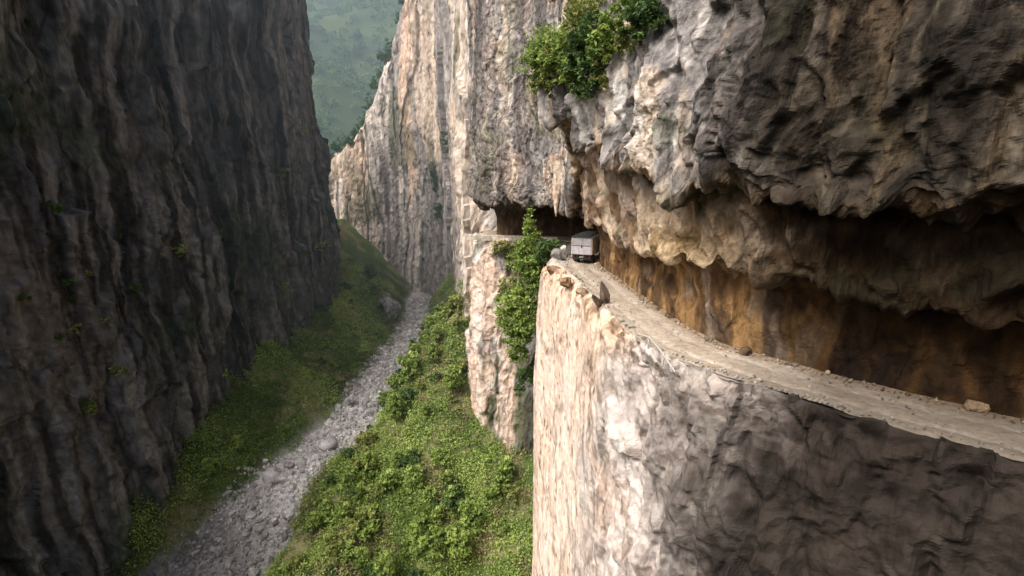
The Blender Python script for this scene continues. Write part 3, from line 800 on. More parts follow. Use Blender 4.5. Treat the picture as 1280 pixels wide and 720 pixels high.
# ------------------------------------------------------------------ foliage
def leaf_quads(cen, size, up=.35, rng=RNG):
    """one bent diamond leaf per centre"""
    n = len(cen)
    nrm = rng.normal(size=(n, 3)); nrm[:, 2] = np.abs(nrm[:, 2]) + up; nrm /= np.linalg.norm(nrm, axis=1, keepdims=True)
    a = rng.normal(size=(n, 3)); a -= nrm * np.sum(a * nrm, 1, keepdims=True); a /= np.linalg.norm(a, axis=1, keepdims=True) + 1e-9
    b = np.cross(nrm, a)
    s = (size * rng.uniform(.55, 1.35, n))[:, None]
    w = s * rng.uniform(.35, .6, (n, 1))
    v = np.stack([cen - a * s, cen + b * w + nrm * s * .12, cen + a * s - nrm * s * .15, cen - b * w + nrm * s * .12], 1)
    f = np.arange(4 * n).reshape(n, 4)
    return v.reshape(-1, 3), f

def leaf_mesh(name, cen, size, tint, up=.35, rng=RNG):
    v, f = leaf_quads(cen, size, up, rng)
    me = mesh_np(name, v, f, smooth=False)
    a = me.attributes.new('tint', 'FLOAT', 'FACE')
    a.data.foreach_set('value', np.clip(tint, 0, 1).astype(np.float32))
    return me

def crown_points(blobs, n, rng, shell=.55):
    """leaf centres in clumps spread through a set of ellipsoids (x,y,z,rx,ry,rz)"""
    P, T = [], []
    vol = np.array([b[3] * b[4] * b[5] for b in blobs]) ** .75; vol /= vol.sum()
    zmin = min(b[2] - b[5] for b in blobs); zmax = max(b[2] + b[5] for b in blobs)
    for b, w in zip(blobs, vol):
        k = max(6, int(n * w / 28))
        d = rng.normal(size=(k, 3)); d /= np.linalg.norm(d, axis=1, keepdims=True)
        r = rng.uniform(shell, 1.05, k)[:, None]
        cc = d * r * np.array(b[3:6])
        ct = rng.normal(0, .13, k)
        for j in range(k):
            m = rng.integers(16, 40)
            R = .24 * np.mean(b[3:6]) * rng.uniform(.7, 1.3)
            q = rng.normal(size=(m, 3)) * R * np.array([.62, .62, .42])
            pts = cc[j] + q + np.array(b[:3])
            P.append(pts)
            hgt = (pts[:, 2] - zmin) / (zmax - zmin + 1e-6)
            T.append(.40 + ct[j] + .18 * (hgt - .5) + rng.normal(0, .13, m))
    return np.concatenate(P), np.concatenate(T)

def tube_mesh(name, paths, seg=7):
    V, F = [], []
    for pts, rad in paths:
        pts = np.array(pts, float); base = sum(len(x) for x in V)
        t = np.gradient(pts, axis=0); t /= np.linalg.norm(t, axis=1, keepdims=True) + 1e-9
        ref = np.array([.3, .9, .1])
        ring = []
        for p, d, r in zip(pts, t, rad):
            u = np.cross(d, ref); u /= np.linalg.norm(u); w = np.cross(d, u)
            ang = np.linspace(0, 2 * np.pi, seg, endpoint=False)
            ring.append(p + r * (np.cos(ang)[:, None] * u + np.sin(ang)[:, None] * w))
        V.append(np.concatenate(ring))
        m = len(pts)
        for i in range(m - 1):
            for j in range(seg):
                F.append((base + i * seg + j, base + i * seg + (j + 1) % seg, base + (i + 1) * seg + (j + 1) % seg, base + (i + 1) * seg + j))
    return mesh_np(name, np.concatenate(V), np.array(F))

def plant(name, blobs, n, size, mat, rng_seed, trunk_to=None, trunk_r=.1, limbs=5, lean=(0, 0), kind_part='crown'):
    """Empty at the root > trunk, crown; blob coordinates relative to the root"""
    rng = np.random.default_rng(rng_seed)
    e = empty(name, (0, 0, 0))
    P, T = crown_points(blobs, n, rng)
    link(kind_part, leaf_mesh(kind_part, P, size, T, rng=rng), mat, e)
    paths = []
    top = trunk_to if trunk_to is not None else max(b[2] for b in blobs)
    ts = np.linspace(0, 1, 8)
    tr = [(lean[0] * t ** 1.3 + .06 * top * math.sin(3 * t + rng_seed) * .3, lean[1] * t ** 1.3, -.4 + (top + .4) * t) for t in ts]
    paths.append((tr, trunk_r * (1 - .8 * ts)))
    for k in range(limbs):
        b = blobs[k % len(blobs)]
        f = rng.uniform(.25, .75); i = int(f * 7)
        p0 = np.array(tr[i]); p1 = np.array(b[:3]) + rng.normal(size=3) * np.array(b[3:6]) * .5
        mid = (p0 + p1) / 2 + np.array([0, 0, .15 * np.linalg.norm(p1 - p0)])
        tt = np.linspace(0, 1, 6)
        c = [(1 - t) ** 2 * p0 + 2 * t * (1 - t) * mid + t * t * p1 for t in tt]
        paths.append((c, trunk_r * .5 * (1 - .8 * tt)))
    link('trunk', tube_mesh('trunk', paths), M_BARK, e)
    return e

# --- trees in the cove beside the road
t = plant('tree', [(0, 0, 15.2, .9, .9, 1.7), (.3, 0, 12.8, 1.3, 1.3, 1.7), (1.4, -.3, 11.0, 1.9, 1.6, 1.5), (-.5, .2, 9.8, 1.5, 1.5, 1.8), (.4, 0, 7.6, 1.6, 1.5, 1.8),
                   (3.0, 0, 10.6, 1.4, 1.1, 1.0), (1.6, .4, 8.6, 1.6, 1.4, 1.4), (-1.0, .3, 12.0, 1.1, 1.1, 1.4)], 9000, .21, M_LEAF, 5, trunk_to=15.5, trunk_r=.17, limbs=9, lean=(.2, 0))
t.location = (2.3, 65.0, -11.4)
tag(t, 'tall slim green tree rising in front of the dark cave mouth', 'tree')
t = plant('tree', [(0, 0, 7.6, 1.7, 1.5, 2.0), (-.7, .1, 5.2, 1.8, 1.6, 1.9), (.8, -.2, 4.6, 1.6, 1.5, 1.7), (0, 0, 2.6, 1.7, 1.4, 1.6), (-1.6, .2, 7.0, 1.3, 1.2, 1.5), (1.5, .2, 7.2, 1.3, 1.2, 1.5), (.2, 0, .6, 1.4, 1.2, 1.2)], 8500, .22, M_LEAF, 6, trunk_to=7.5, trunk_r=.14, limbs=7)
t.location = (.6, 64.2, -13.8)
tag(t, 'bushy bright green tree clinging to the cliff cove below the slim tree', 'tree')
t = plant('shrub', [(0, 0, 1.3, 1.7, 1.3, 1.1), (1.4, .2, .9, 1.1, 1.0, .9)], 1500, .2, M_LEAFO, 8, trunk_to=1.2, trunk_r=.07, limbs=4)
t.location = (-1.6, 79.6, -2.4)
tag(t, 'olive shrub hanging below the parapet of the far road', 'shrub')
t = plant('shrub', [(0, 0, 1.4, 1.2, 1.2, 1.4), (.9, 0, 2.4, .9, .8, .9)], 1300, .2, M_LEAFD, 9, trunk_to=1.8, trunk_r=.07, limbs=4)
t.location = (3.9, 62.3, -.9)
tag(t, 'dark green shrub at the pillar corner next to the road bend', 'shrub')

for k, (x, y, z, r, mt, lab) in enumerate([(1.2, 78.6, -3.0, 1.5, M_LEAF, 'bright shrub growing from the cove wall under the far road'), (3.6, 77.2, -4.2, 1.7, M_LEAFD, 'dark shrub in the shaded back of the cove'),
                                     (-.6, 78.6, -7.5, 1.5, M_LEAFO, 'olive shrub halfway down the cove wall beside the pink rock'), (4.6, 72.5, -10.5, 1.8, M_LEAFD, 'dark shrub deep in the cove behind the bushy tree'),
                                     (2.0, 66.5, -17.5, 1.3, M_LEAFD, 'dark shrub under the bushy tree on the cove wall')]):
    t = plant('shrub', [(0, 0, .8, r, r * .9, r * .8), (r * .7, .1, .2, r * .7, r * .7, r * .7), (-r * .5, 0, -.8, r * .7, r * .6, r * .9)], int(1200 * r), .2, mt, 110 + k, trunk_to=.9, trunk_r=.07, limbs=4)
    t.location = (x, y, z); tag(t, lab, 'shrub')

# --- shrubs on the face of the overhanging cliff
def up_at(s, tt):
    k = np.unravel_index(np.argmin((US - s) ** 2 * 4 + (UT - tt) ** 2), US.shape)
    return UP[k]
SH = [(6.30, 3.45, 1.5, 1.5, M_LEAFO, 'shaggy olive green shrub hanging at the left corner of the overhang'),
      (5.80, 3.15, 2.2, 2.0, M_LEAF, 'largest bright green shrub on the overhanging cliff face'),
      (5.35, 3.25, 1.7, 1.5, M_LEAF, 'bright green shrub right of the largest one on the overhang'),
      (5.75, 3.60, 1.4, 1.5, M_LEAFD, 'dark green creeper drooping under the bright shrubs of the overhang'),
      (5.00, 3.45, 1.1, 1.0, M_LEAFD, 'dark shrub above the grey knobbly lip of the overhang'),
      (6.45, 3.85, 1.0, 1.6, M_LEAFO, 'thin trailing vine down the left corner of the overhang'),
      (4.90, 3.15, 1.5, 1.0, M_LEAFD, 'dark leafy bush at the top edge of the picture over the overhang'),
      (4.45, 3.30, .9, .8, M_LEAFO, 'small olive tuft beside the near end of the overhang'),
      (6.20, 2.95, 2.1, 2.0, M_LEAFO, 'yellow green bush high on the left shoulder of the overhang'),
      (5.15, 2.95, 1.7, 1.3, M_LEAFO, 'olive bush at the top of the overhang between bright and dark bushes'),
      (4.65, 3.30, 1.0, 1.0, M_LEAF, 'light green shrub between the olive tuft and the dark shrub of the overhang'),
      (4.20, 3.30, .9, .8, M_LEAFD, 'dark green tuft nearest to the viewer on the overhang'),
      (4.32, 3.15, 1.0, .9, M_LEAF, 'bright shrub at the upper right of the plants on the overhang'),
      (4.75, 3.55, .7, 1.0, M_LEAFO, 'thin olive creeper trailing over the grey near part of the overhang'),
      (6.00, 3.75, 1.2, 2.0, M_LEAF, 'long light green creeper trailing down left of the grey overhang face'),
      (5.60, 3.85, 1.0, 1.8, M_LEAFO, 'lowest olive creeper reaching down toward the overhang lip'),
      (5.15, 3.65, 1.0, 1.3, M_LEAF, 'light green creeper patch in the middle of the grey overhang face'),
      (4.85, 3.75, .8, 1.1, M_LEAFD, 'dark creeper patch right of the light green one on the overhang face'),
      (5.45, 3.60, .9, 1.5, M_LEAFO, 'ragged curtain of olive creeper over the grey overhang face')]
for k, (s, tt, r, h, mt, lab) in enumerate(SH):
    c = up_at(s, tt)
    e = plant('shrub', [(0, 0, .3, r, r, h * .75), (r * .6, -.4, -.3 * h, r * .7, r * .7, h * .6), (-r * .6, .3, -.5 * h, r * .65, r * .65, h * .6), (0, -.5, -1.0 * h, r * .5, r * .5, h * .5)],
              int(1500 * r), .17, mt, 20 + k, trunk_to=.5, trunk_r=.07, limbs=6, kind_part='foliage')
    e.location = (c[0] - .8, c[1] - .5, c[2])
    tag(e, lab, 'shrub', None)

# --- shrubs and trees on the slopes, copied from a few kinds
protos = []
for k in range(6):
    rg = random.Random(100 + k)
    bl = [(rg.uniform(-.5, .5), rg.uniform(-.5, .5), rg.uniform(.5, 1.5), rg.uniform(.6, 1.0), rg.uniform(.6, 1.0), rg.uniform(.5, .9)) for _ in range(4)]
    e = plant('shrub', bl, 900, .17, [M_LEAF, M_LEAFO, M_LEAFD, M_LEAF, M_LEAFO, M_LEAF][k], 40 + k, trunk_to=1.2, trunk_r=.06, limbs=4, kind_part='foliage')
    protos.append([e, False])
def put(k, loc, sc, label, group):
    e, used = protos[k]
    o = e if not used else copy_tree(e)
    protos[k][1] = True
    o.location = loc; o.scale = (sc, sc, sc * random.uniform(.85, 1.2)); o.rotation_euler = (0, 0, random.uniform(0, 6.28))
    return tag(o, label, 'shrub', group)
rs = random.Random(3)
cnt = 0
while cnt < 130:                                                    # right slope
    y = rs.uniform(54, 112); x = rs.uniform(-32, 1.5)
    d = x - float(gully_x(y)) - float(gully_w(y))
    if d < 2 or (y > 76 and x > -8): continue
    z = float(height([x], [y])[0]); 
    k = rs.choice([0, 1, 3, 4, 5, 2])
    put(k, (x, y, z - .15), rs.choice([.6, .8, .9, 1.1, 1.3, 1.7, 2.1]), ('dark green' if k == 2 else 'olive green' if k in (1, 4) else 'bright green') + ' shrub on the steep slope below the cliff', 'shrubs on the slope below the cliff')
    cnt += 1
cnt = 0
while cnt < 26:                                                    # left slope
    y = rs.uniform(66, 160); x = rs.uniform(-60, -34)
    d = float(gully_x(y)) - float(gully_w(y)) - x
    if d < 1.5 or d > 14: continue
    z = float(height([x], [y])[0]); k = rs.choice([0, 3, 5, 2, 2])
    put(k, (x, y, z - .1), rs.uniform(.9, 1.7), ('dark green' if k == 2 else 'bright green') + ' shrub at the foot of the dark opposite cliff', 'shrubs below the opposite cliff')
    cnt += 1
for n_ in range(26):                                               # ledges of the opposite cliff
    kk = (rs.randrange(int(OP.shape[0] * .12), int(OP.shape[0] * .82)), rs.randrange(int(OP.shape[1] * .2), int(OP.shape[1] * .72)))
    c = OP[kk]
    put(rs.choice([2, 2, 4, 1]), (c[0] - .1, c[1], c[2] - .5), rs.uniform(.6, 1.5), 'small shrub rooted on a ledge of the dark opposite cliff', 'shrubs on ledges of the opposite cliff')
sp = None
cnt = 0
while cnt < 22:
    y = rs.uniform(58, 112); x = rs.uniform(-30, 0)
    d = x - float(gully_x(y)) - float(gully_w(y))
    if d < 2.5 or (y > 75 and x > -9): continue
    if sp is None:
        sp = plant('tree', [(0, 0, 2.5, .9, .9, .8), (.5, .1, 1.8, .8, .7, .6), (-.5, 0, 1.5, .8, .8, .6), (0, .3, 3.1, .5, .5, .5)], 1500, .17, M_LEAF, 171, trunk_to=2.6, trunk_r=.08)
        o = sp
    else:
        o = copy_tree(sp)
    k = rs.uniform(.7, 1.6); o.location = (x, y, float(height([x], [y])[0]) - .2); o.scale = (k, k, k * rs.uniform(.9, 1.3)); o.rotation_euler = (0, 0, rs.uniform(0, 6.28))
    tag(o, 'small bright green tree standing above the shrubs of the steep slope', 'tree', 'small trees on the slope'); cnt += 1
# the distinct dark bush near the gully and the dark trees on its bank
def ground(x, y): return float(height([x], [y])[0])
t = plant('shrub', [(0, 0, 1.2, 1.7, 1.5, 1.3), (.9, .3, 1.7, 1.1, 1.1, 1.0)], 2000, .19, M_LEAFD, 71, trunk_to=1.4, trunk_r=.08)
t.location = (-16.5, 75, ground(-16.5, 75)); tag(t, 'round dark green bush alone on the bright slope right of the gully', 'shrub')
for k, (x, y, h, lab) in enumerate([(-20.5, 104, 5.5, 'dark narrow tree on the bank where the gully bends'), (-19.2, 112, 7, 'tallest dark tree on the right bank of the gully'),
                                    (-21.5, 95, 4.5, 'low dark tree nearest on the right bank of the gully'), (-18.0, 122, 7, 'dark tree against the foot of the far cliff'),
                                    (-19.5, 138, 6.5, 'farthest dark tree beside the head of the gully'), (-44.0, 158, 6, 'dark rounded tree below the far cliff left of the gully')]):
    t = plant('tree', [(0, 0, h * .72, h * .2, h * .2, h * .26), (.5, .2, h * .45, h * .25, h * .22, h * .25), (-.6, 0, h * .3, h * .22, h * .2, h * .22)], 1700, .24, M_LEAFD, 80 + k,
              trunk_to=h * .75, trunk_r=.13)
    t.location = (x, y, ground(x, y) - .3); tag(t, lab, 'tree')

# --- plants on ledges of the far cliff
def far_at(s, z):
    k = np.unravel_index(np.argmin((FS - s) ** 2 * 100 + (FP[..., 2] - z) ** 2 * .05), FS.shape); return FP[k]
for k, (s, z, r, h, lab) in enumerate([(5.6, 9, 2.2, 7.0, 'long strip of dark creeper on the far cliff above the valley'), (4.75, 18, 2.4, 5.5, 'green creeper high on the far cliff beside the grey bulge'),
                                       (5.3, -2, 1.8, 4.0, 'small creeper patch low on the far cliff')]):
    c = far_at(s, z)
    t = plant('creeper', [(0, -.4, 0, r, .9, h * .5), (r * .5, -.4, -h * .5, r * .8, .8, h * .45), (-r * .3, -.4, h * .45, r * .7, .8, h * .4)], 1900, .3, M_LEAFD, 90 + k, trunk_to=h * .3, trunk_r=.06, limbs=3, kind_part='foliage')
    t.location = tuple(c); tag(t, lab, 'creeper')
# --- trees along the falling crest of the far cliff
crest = []
rr = random.Random(9)
cp = None
for k in range(16):
    s = 7.0 + k * .25
    kk = np.unravel_index(np.argmin((FS - s) ** 2 * 100 + (FT - 1.0) ** 2), FS.shape); c = FP[kk]
    h = rr.uniform(4.5, 8)
    if cp is None:
        cp = plant('tree', [(0, 0, .72, .24, .24, .26), (.08, 0, .48, .30, .28, .24), (-.1, .05, .34, .26, .24, .2)], 1100, .042, M_FAR, 131, trunk_to=.75, trunk_r=.02)
        o = cp
    else:
        o = copy_tree(cp)
    o.location = (c[0], c[1] + 1, c[2] - .4); o.scale = (h * 1.1, h * 1.1, h); o.rotation_euler = (0, 0, rr.uniform(0, 6))
    tag(o, 'green tree on the sloping crest of the far cliff', 'tree', 'trees on the crest of the far cliff')

# --- ground cover
def cover():
    n = 40000
    x = RNG.uniform(-60, 8, n); y = 44 + 121 * RNG.uniform(0, 1, n) ** 1.5
    d = x - gully_x(y) + 1.6 * fbm(np.stack([x, y, x * 0], 1) * .09, 3, 401); w = gully_w(y)
    keep = (np.abs(d) > w + RNG.uniform(-.6, 1.5, n)) & (d > -36) & (d < 48)
    x, y = x[keep], y[keep]; n = len(x)
    z = height(x, y)
    dens = fbm(np.stack([x, y, z], 1) * .16, 3, 801)
    big = fbm(np.stack([x, y, z], 1) * .07, 3, 803)
    bare = fbm(np.stack([x, y, z], 1) * .2, 3, 804) < -.6
    x, y, z, dens, big = x[~bare], y[~bare], z[~bare], dens[~bare], big[~bare]; n = len(x)
    m = RNG.integers(9, 22, n)
    P = np.repeat(np.stack([x, y, z], 1), m, 0); hh = np.repeat(.3 + .7 * np.clip(dens, 0, 1) + RNG.uniform(0, .3, n), m)
    g = RNG.normal(size=(len(P), 3)); g[:, 2] = np.abs(g[:, 2])
    P = P + g * np.stack([.42 + 0 * hh, .42 + 0 * hh, hh * .8], 1)
    ct = np.repeat(.52 + RNG.normal(0, .12, n) + .25 * dens + .3 * big, m)
    tint = ct + RNG.normal(0, .12, len(P))
    dark = np.repeat((x < -44) & (y < 125), m); tint = tint - .28 * dark
    dry = np.repeat(sstep(-.1, .3, fbm(np.stack([x, y, z], 1) * np.array([.22, .12, .1]), 3, 812)) > RNG.uniform(.3, 1.35, n), m) & ~dark
    tag(link('undergrowth', leaf_mesh('undergrowth', P[~dry], .20, tint[~dry]), M_LEAF), 'low green undergrowth carpeting the gorge slopes', 'undergrowth', kind='stuff')
    tag(link('dry_grass', leaf_mesh('dry_grass', P[dry], .19, tint[dry]), M_DRY), 'patches of dry tan grass among the green slope plants', 'grass', kind='stuff')
cover()
# --- far wood on the mountain, one mass
def wood():
    n = 3600
    x = RNG.uniform(-330, 60, n); y = RNG.uniform(232, 760, n); z = mtn_h(x, y)
    keep = (x / y > -.52) & (x / y < -.02); x, y, z = x[keep], y[keep], z[keep]; n = len(x)
    r = RNG.uniform(2.6, 5.2, n); m = 46
    d = RNG.normal(size=(n, m, 3)); d /= np.linalg.norm(d, axis=2, keepdims=True); d[..., 2] = np.abs(d[..., 2]) * 1.3
    P = np.stack([x, y, z + 1], 1)[:, None] + d * r[:, None, None] * RNG.uniform(.7, 1.05, (n, m, 1))
    tint = .45 + np.repeat(RNG.normal(0, .26, n), m) + .25 * (d[..., 2].ravel() - .6) + RNG.normal(0, .08, n * m)
    me = leaf_mesh('wood', P.reshape(-1, 3), 1.15, tint)
    tag(link('wood', me, M_FAR), 'distant hazy forest covering the mountain', 'forest', kind='stuff')
wood()

# ------------------------------------------------------------------ small road furniture
def parapet():
    pts = [(7.0, 78.5), (4.6, 79.8), (1.6, 80.6), (-1.4, 81.2), (-4.6, 81.9), (-7.4, 83.6)]
    C, _ = spline(np.array(pts), [10] * 5)
    tg = tangents(C); nl = np.stack([-tg[:, 1], tg[:, 0]], 1)
    prof = [(-.16, -.4), (-.16, .38), (-.1, .45), (.1, .45), (.16, .38), (.16, -.4)]
    V = np.array([[(*(c + n * o), z) for o, z in prof] for c, n in zip(C, nl)])
    V[..., 2] += .05 * fbm(V.reshape(-1, 3) * 1.5, 3, 901).reshape(V.shape[:2])
    me = mesh_np('parapet', V.reshape(-1, 3), grid_faces(len(C), len(prof)), smooth=False)
    set_col(me, np.tile(np.array([.50, .45, .38]), (V.shape[0] * V.shape[1], 1)))
    tag(link('parapet', me, M_ROCK), 'low pale stone parapet along the far road over the cove', 'parapet')
parapet()
M_POLE = plain_mat('whitewashed_wood', (.46, .43, .39), .7, 0, .35, 9)
def pole():
    e = empty('fallen_guard_rail', (7.85, 26.8, 0))
    me = tube_mesh('rail', [([(-.25, 3.1, .30), (-.05, 1.5, .62), (.12, 0, .42), (.22, -2.6, .10)], [.05, .05, .05, .045])], 10)
    link('rail', me, M_POLE, e)
    for a in ((-.08, 1.6, .6), (.16, -.6, .36)):
        me = tube_mesh('post', [([(a[0], a[1], -.3), (a[0] + .03, a[1], a[2] * .5), (a[0] + .05, a[1] + .03, a[2] + .04)], [.06, .055, .05])], 8)
        link('post', me, M_POLE, e)
    tag(e, 'bent whitish guard rail lying along the outer road edge', 'guard rail')
pole()

# ------------------------------------------------------------------ truck
M_TGREY = plain_mat('mauve_grey_paint', (.44, .40, .42), .55, 0, .25, 3)
M_TUP = plain_mat('dusty_grey_panel', (.30, .29, .30), .6, 0, .3, 2.5)
M_TSIDE = plain_mat('dusty_beige_panel', (.80, .74, .64), .65, 0, .25, 2)
M_TARP = plain_mat('black_tarpaulin', (.022, .024, .022), .75, 0, .4, 4)
M_BLACK = plain_mat('chassis_black', (.018, .017, .017), .7, 0, .4, 6)
M_TYRE = plain_mat('tyre_rubber', (.025, .024, .023), .85, 0, .35, 10)
M_RIM = plain_mat('rim_steel', (.30, .29, .28), .5, .6, .3, 8)
M_CAB = plain_mat('cab_blue_paint', (.10, .16, .28), .4, 0, .2, 4, .5)
M_GLASS = plain_mat('dark_glass', (.02, .025, .03), .08, 0, .1, 2, .6)
M_RED = plain_mat('red_lens', (.12, .02, .018), .3, 0, .15, 9)
M_PLATE = plain_mat('dusty_plate', (.26, .22, .14), .5, 0, .1, 9)

def boxes(name, lst, mat, parent, bev=.015):
    bm = bmesh.new()
    for (x0, y0, z0, x1, y1, z1) in lst:
        r = bmesh.ops.create_cube(bm, size=1)
        bmesh.ops.scale(bm, vec=(x1 - x0, y1 - y0, z1 - z0), verts=r['verts'])
        bmesh.ops.translate(bm, vec=((x0 + x1) / 2, (y0 + y1) / 2, (z0 + z1) / 2), verts=r['verts'])
    bmesh.ops.bevel(bm, geom=bm.edges[:], offset=bev, segments=1, affect='EDGES')
    me = bpy.data.meshes.new(name); bm.to_mesh(me); bm.free()
    return link(name, me, mat, parent)

def lathe(name, prof, mat, parent, loc, seg=28):
    """profile (r, x) turned round the x axis"""
    V, F = [], []
    for j in range(seg):
        a = 2 * math.pi * j / seg
        for r, x in prof: V.append((x, r * math.cos(a), r * math.sin(a)))
    m = len(prof)
    for j in range(seg):
        for i in range(m - 1):
            F.append((j * m + i, j * m + i + 1, ((j + 1) % seg) * m + i + 1, ((j + 1) % seg) * m + i))
    o = link(name, mesh_np(name, np.array(V), np.array(F)), mat, parent); o.location = loc
    return o

def truck():
    e = empty('truck', (7.72, 57.2, .02), math.radians(-23))
    W = 1.10
    # cargo body, local +y is forward, tail at y = 0
    boxes('cargo_floor', [(-W, .0, .98, W, 4.3, 1.08)], M_BLACK, e)
    boxes('tailgate', [(-W, -.05, 1.02, W, 0, 1.92)] + [(x - .03, -.085, 1.06, x + .03, -.05, 1.88) for x in (-1.06, -.36, .36, 1.06)], M_TGREY, e)
    boxes('rear_panel', [(-W, -.04, 1.98, W, 0, 3.02)] + [(x - .025, -.07, 2.0, x + .025, -.04, 3.0) for x in (-1.08, 0, 1.08)], M_TUP, e)
    boxes('gate_latch', [(-.07, -.13, 1.82, .07, -.088, 2.06)], M_BLACK, e, .008)
    for sx in (-1, 1):
        xs = (W, W + .04) if sx > 0 else (-W - .04, -W)
        rib = [((W + .04) if sx > 0 else -W - .075, y, 1.0, (W + .075) if sx > 0 else -W - .04, y + .06, 2.98) for y in (.0, .86, 1.72, 2.58, 3.44, 4.22)]
        boxes('side_panel', [(xs[0], 0, 1.0, xs[1], 4.3, 2.98)] + rib, M_TSIDE, e)
    boxes('front_panel', [(-W, 4.26, 1.08, W, 4.3, 3.0)], M_TUP, e)
    # sagging black tarpaulin over the load
    nx, ny = 21, 40
    V = []
    for i in range(nx):
        for j in range(ny):
            u = i / (nx - 1) * 2 - 1; y = -.14 + 4.5 * j / (ny - 1)
            z = 3.02 + .20 * (1 - abs(u) ** 2.6) + .03 * math.sin(j * .95) * (1 - u * u)
            x = u * (W + .07)
            if abs(u) > .97: z -= .16
            V.append((x, y, z))
    V = np.array(V); V[:, 2] += .02 * fbm(V * 2.2, 3, 951)
    nv = len(V); Vb = V.copy(); 
    # rear skirt hanging over the gap above the panel
    sk = []
    for i in range(nx):
        p = V[i * ny]; sk.append((p[0], p[1], p[2])); sk.append((p[0] * .99, p[1] - .01, 2.93 + .025 * math.sin(i * 1.7)))
    f = [tuple(r) for r in grid_faces(nx, ny)]
    for i in range(nx - 1):
        a = nv + 2 * i; f.append((a, a + 1, a + 3, a + 2))
    link('tarpaulin', mesh_np('tarpaulin', np.concatenate([V, np.array(sk)]), np.array(f)), M_TARP, e)
    boxes('chassis', [(-.5, -.1, .62, -.38, 6.0, .86), (.38, -.1, .62, .5, 6.0, .86), (-.5, .1, .7, .5, .22, .82), (-.5, 2.4, .7, .5, 2.52, .82), (-W, .05, .86, W, .17, .98), (-W, 2.0, .86, W, 2.12, .98)], M_BLACK, e)
    boxes('rear_bumper', [(-1.08, -.12, .50, 1.08, -.04, .66), (-.6, -.08, .6, -.5, .0, .9), (.5, -.08, .6, .6, .0, .9)], M_BLACK, e)
    boxes('number_plate', [(-.24, -.135, .68, .24, -.122, .82)], M_PLATE, e, .003)
    for sx in (-1, 1):
        boxes('tail_light', [(sx * .92 - .14, -.14, .70, sx * .92 + .14, -.09, .83)], M_RED, e, .01)
        boxes('mud_flap', [(sx * .85 - .27, .52, .25, sx * .85 + .27, .55, .9)], M_BLACK, e, .008)
    tyre = [(.29, -.13), (.44, -.14), (.485, -.10), (.50, -.06), (.50, .06), (.485, .10), (.44, .14), (.29, .13), (.29, -.13)]
    rim = [(.05, -.05), (.12, -.05), (.14, -.02), (.25, -.02), (.29, -.11), (.295, .11), (.25, .02), (.14, .02), (.12, .05), (.05, .05)]
    for (x, y) in ((-.99, 1.15), (-.70, 1.15), (.70, 1.15), (.99, 1.15), (-.95, 5.3), (.95, 5.3)):
        w = lathe('wheel', rim, M_RIM, e, (x, y, .5))
        tr = lathe('tyre', tyre, M_TYRE, w, (0, 0, 0))
    ax = tube_mesh('axle', [([(-.95, 1.15, .5), (-.3, 1.15, .5), (.3, 1.15, .5), (.95, 1.15, .5)], [.07, .11, .11, .07]), ([(-.9, 5.3, .5), (0, 5.3, .5), (.9, 5.3, .5)], [.06, .06, .06])])
    link('axle', ax, M_BLACK, e)
    # cab
    bm = bmesh.new()
    pr = [(4.55, .75), (6.25, .75), (6.32, 1.45), (5.95, 2.45), (5.75, 2.55), (4.62, 2.55), (4.55, 2.45)]
    L_ = [bm.verts.new((-1.02, y, z)) for y, z in pr]; R_ = [bm.verts.new((1.02, y, z)) for y, z in pr]
    bm.faces.new(L_); bm.faces.new(R_[::-1])
    for i in range(len(pr)):
        j = (i + 1) % len(pr); bm.faces.new((L_[i], R_[i], R_[j], L_[j]))
    bmesh.ops.recalc_face_normals(bm, faces=bm.faces[:])
    bmesh.ops.bevel(bm, geom=bm.edges[:], offset=.05, segments=2, affect='EDGES')
    me = bpy.data.meshes.new('cab'); bm.to_mesh(me); bm.free(); cab = link('cab', me, M_CAB, e)
    boxes('rear_window', [(-.6, 4.535, 1.75, .6, 4.548, 2.3)], M_GLASS, cab, .003)
    for sx in (-1, 1):
        boxes('side_window', [(sx * 1.03 - .006, 4.95, 1.65, sx * 1.03 + .006, 5.85, 2.3)], M_GLASS, cab, .002)
        boxes('headlight', [(sx * .75 - .14, 6.27, .95, sx * .75 + .14, 6.33, 1.15)], M_PLATE, cab, .01)
        boxes('mirror', [(sx * 1.22 - .08, 5.95, 1.6, sx * 1.22 + .08, 6.02, 2.05), (min(sx * 1.0, sx * 1.22), 5.97, 2.0, max(sx * 1.0, sx * 1.22), 6.0, 2.03)], M_BLACK, cab, .006)
    ws = mesh_np('windscreen', np.array([(-.88, 6.312, 1.55), (.88, 6.312, 1.55), (.82, 6.02, 2.36), (-.82, 6.02, 2.36)]) + np.array([0, .012, 0.005]), np.array([[0, 1, 2, 3]]), False)
    link('windscreen', ws, M_GLASS, cab)
    tag(e, 'grey cargo truck with black tarpaulin driving away under the overhang', 'truck')
truck()

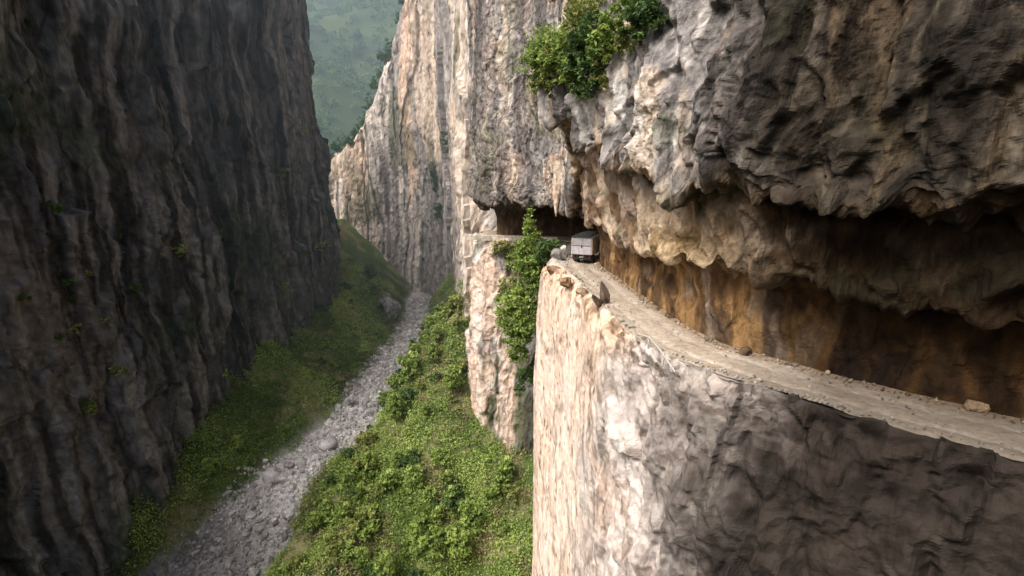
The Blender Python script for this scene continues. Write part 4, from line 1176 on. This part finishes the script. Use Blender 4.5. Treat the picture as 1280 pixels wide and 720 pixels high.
# ------------------------------------------------------------------ haze over the head of the gorge
def haze():
    m, nt, N, L = new_mat('haze')
    out = N.new('ShaderNodeOutputMaterial'); v = N.new('ShaderNodeVolumeScatter')
    v.inputs['Density'].default_value = .0009; v.inputs['Anisotropy'].default_value = .3
    v.inputs['Color'].default_value = (.62, .82, 1, 1)
    L.new(v.outputs[0], out.inputs['Volume'])
    v8 = np.array([(x, y, z) for x in (-900, 700) for y in (70, 1500) for z in (-90, 420)], float)
    f = np.array([(0, 1, 3, 2), (4, 6, 7, 5), (0, 4, 5, 1), (2, 3, 7, 6), (0, 2, 6, 4), (1, 5, 7, 3)])
    o = link('haze', mesh_np('haze', v8, f, False), m)
    tag(o, 'pale blue haze lying over the far cliff and mountain', 'haze', kind='stuff')
haze()

# ------------------------------------------------------------------ light
w = bpy.data.worlds.new('World'); scene.world = w; w.use_nodes = True
nt = w.node_tree; bg = nt.nodes['Background']
sky = nt.nodes.new('ShaderNodeTexSky'); sky.sky_type = 'NISHITA'; sky.sun_disc = False
SUN_EL, SUN_AZ = math.radians(50), math.radians(228)       # azimuth clockwise from +y
sky.sun_elevation = SUN_EL; sky.sun_rotation = SUN_AZ
sky.air_density = 1.0; sky.dust_density = 6.0; sky.ozone_density = .6
nt.links.new(sky.outputs[0], bg.inputs['Color']); bg.inputs['Strength'].default_value = .15
sd = bpy.data.lights.new('sun', 'SUN'); sd.energy = 5.0; sd.angle = math.radians(34); sd.color = (1, .965, .93)
so = bpy.data.objects.new('sun', sd); COL.objects.link(so)
dirv = Vector((math.sin(SUN_AZ) * math.cos(SUN_EL), math.cos(SUN_AZ) * math.cos(SUN_EL), math.sin(SUN_EL)))
so.rotation_euler = dirv.to_track_quat('Z', 'Y').to_euler()

# ------------------------------------------------------------------ camera
cd = bpy.data.cameras.new('camera'); cam = bpy.data.objects.new('camera', cd); COL.objects.link(cam)
cam.location = (0, 0, 9.6); cam.rotation_euler = (math.radians(90 - 12.2), 0, 0)
cd.sensor_width = 36; cd.lens = 36 * 650 / 1280; cd.clip_start = .1; cd.clip_end = 5000
scene.camera = cam
scene.view_settings.view_transform = 'Standard'; scene.view_settings.look = 'None'; scene.view_settings.exposure = 0
scene.cycles.max_bounces = 8; scene.cycles.diffuse_bounces = 6; scene.cycles.volume_bounces = 1
scene.cycles.use_denoising = True
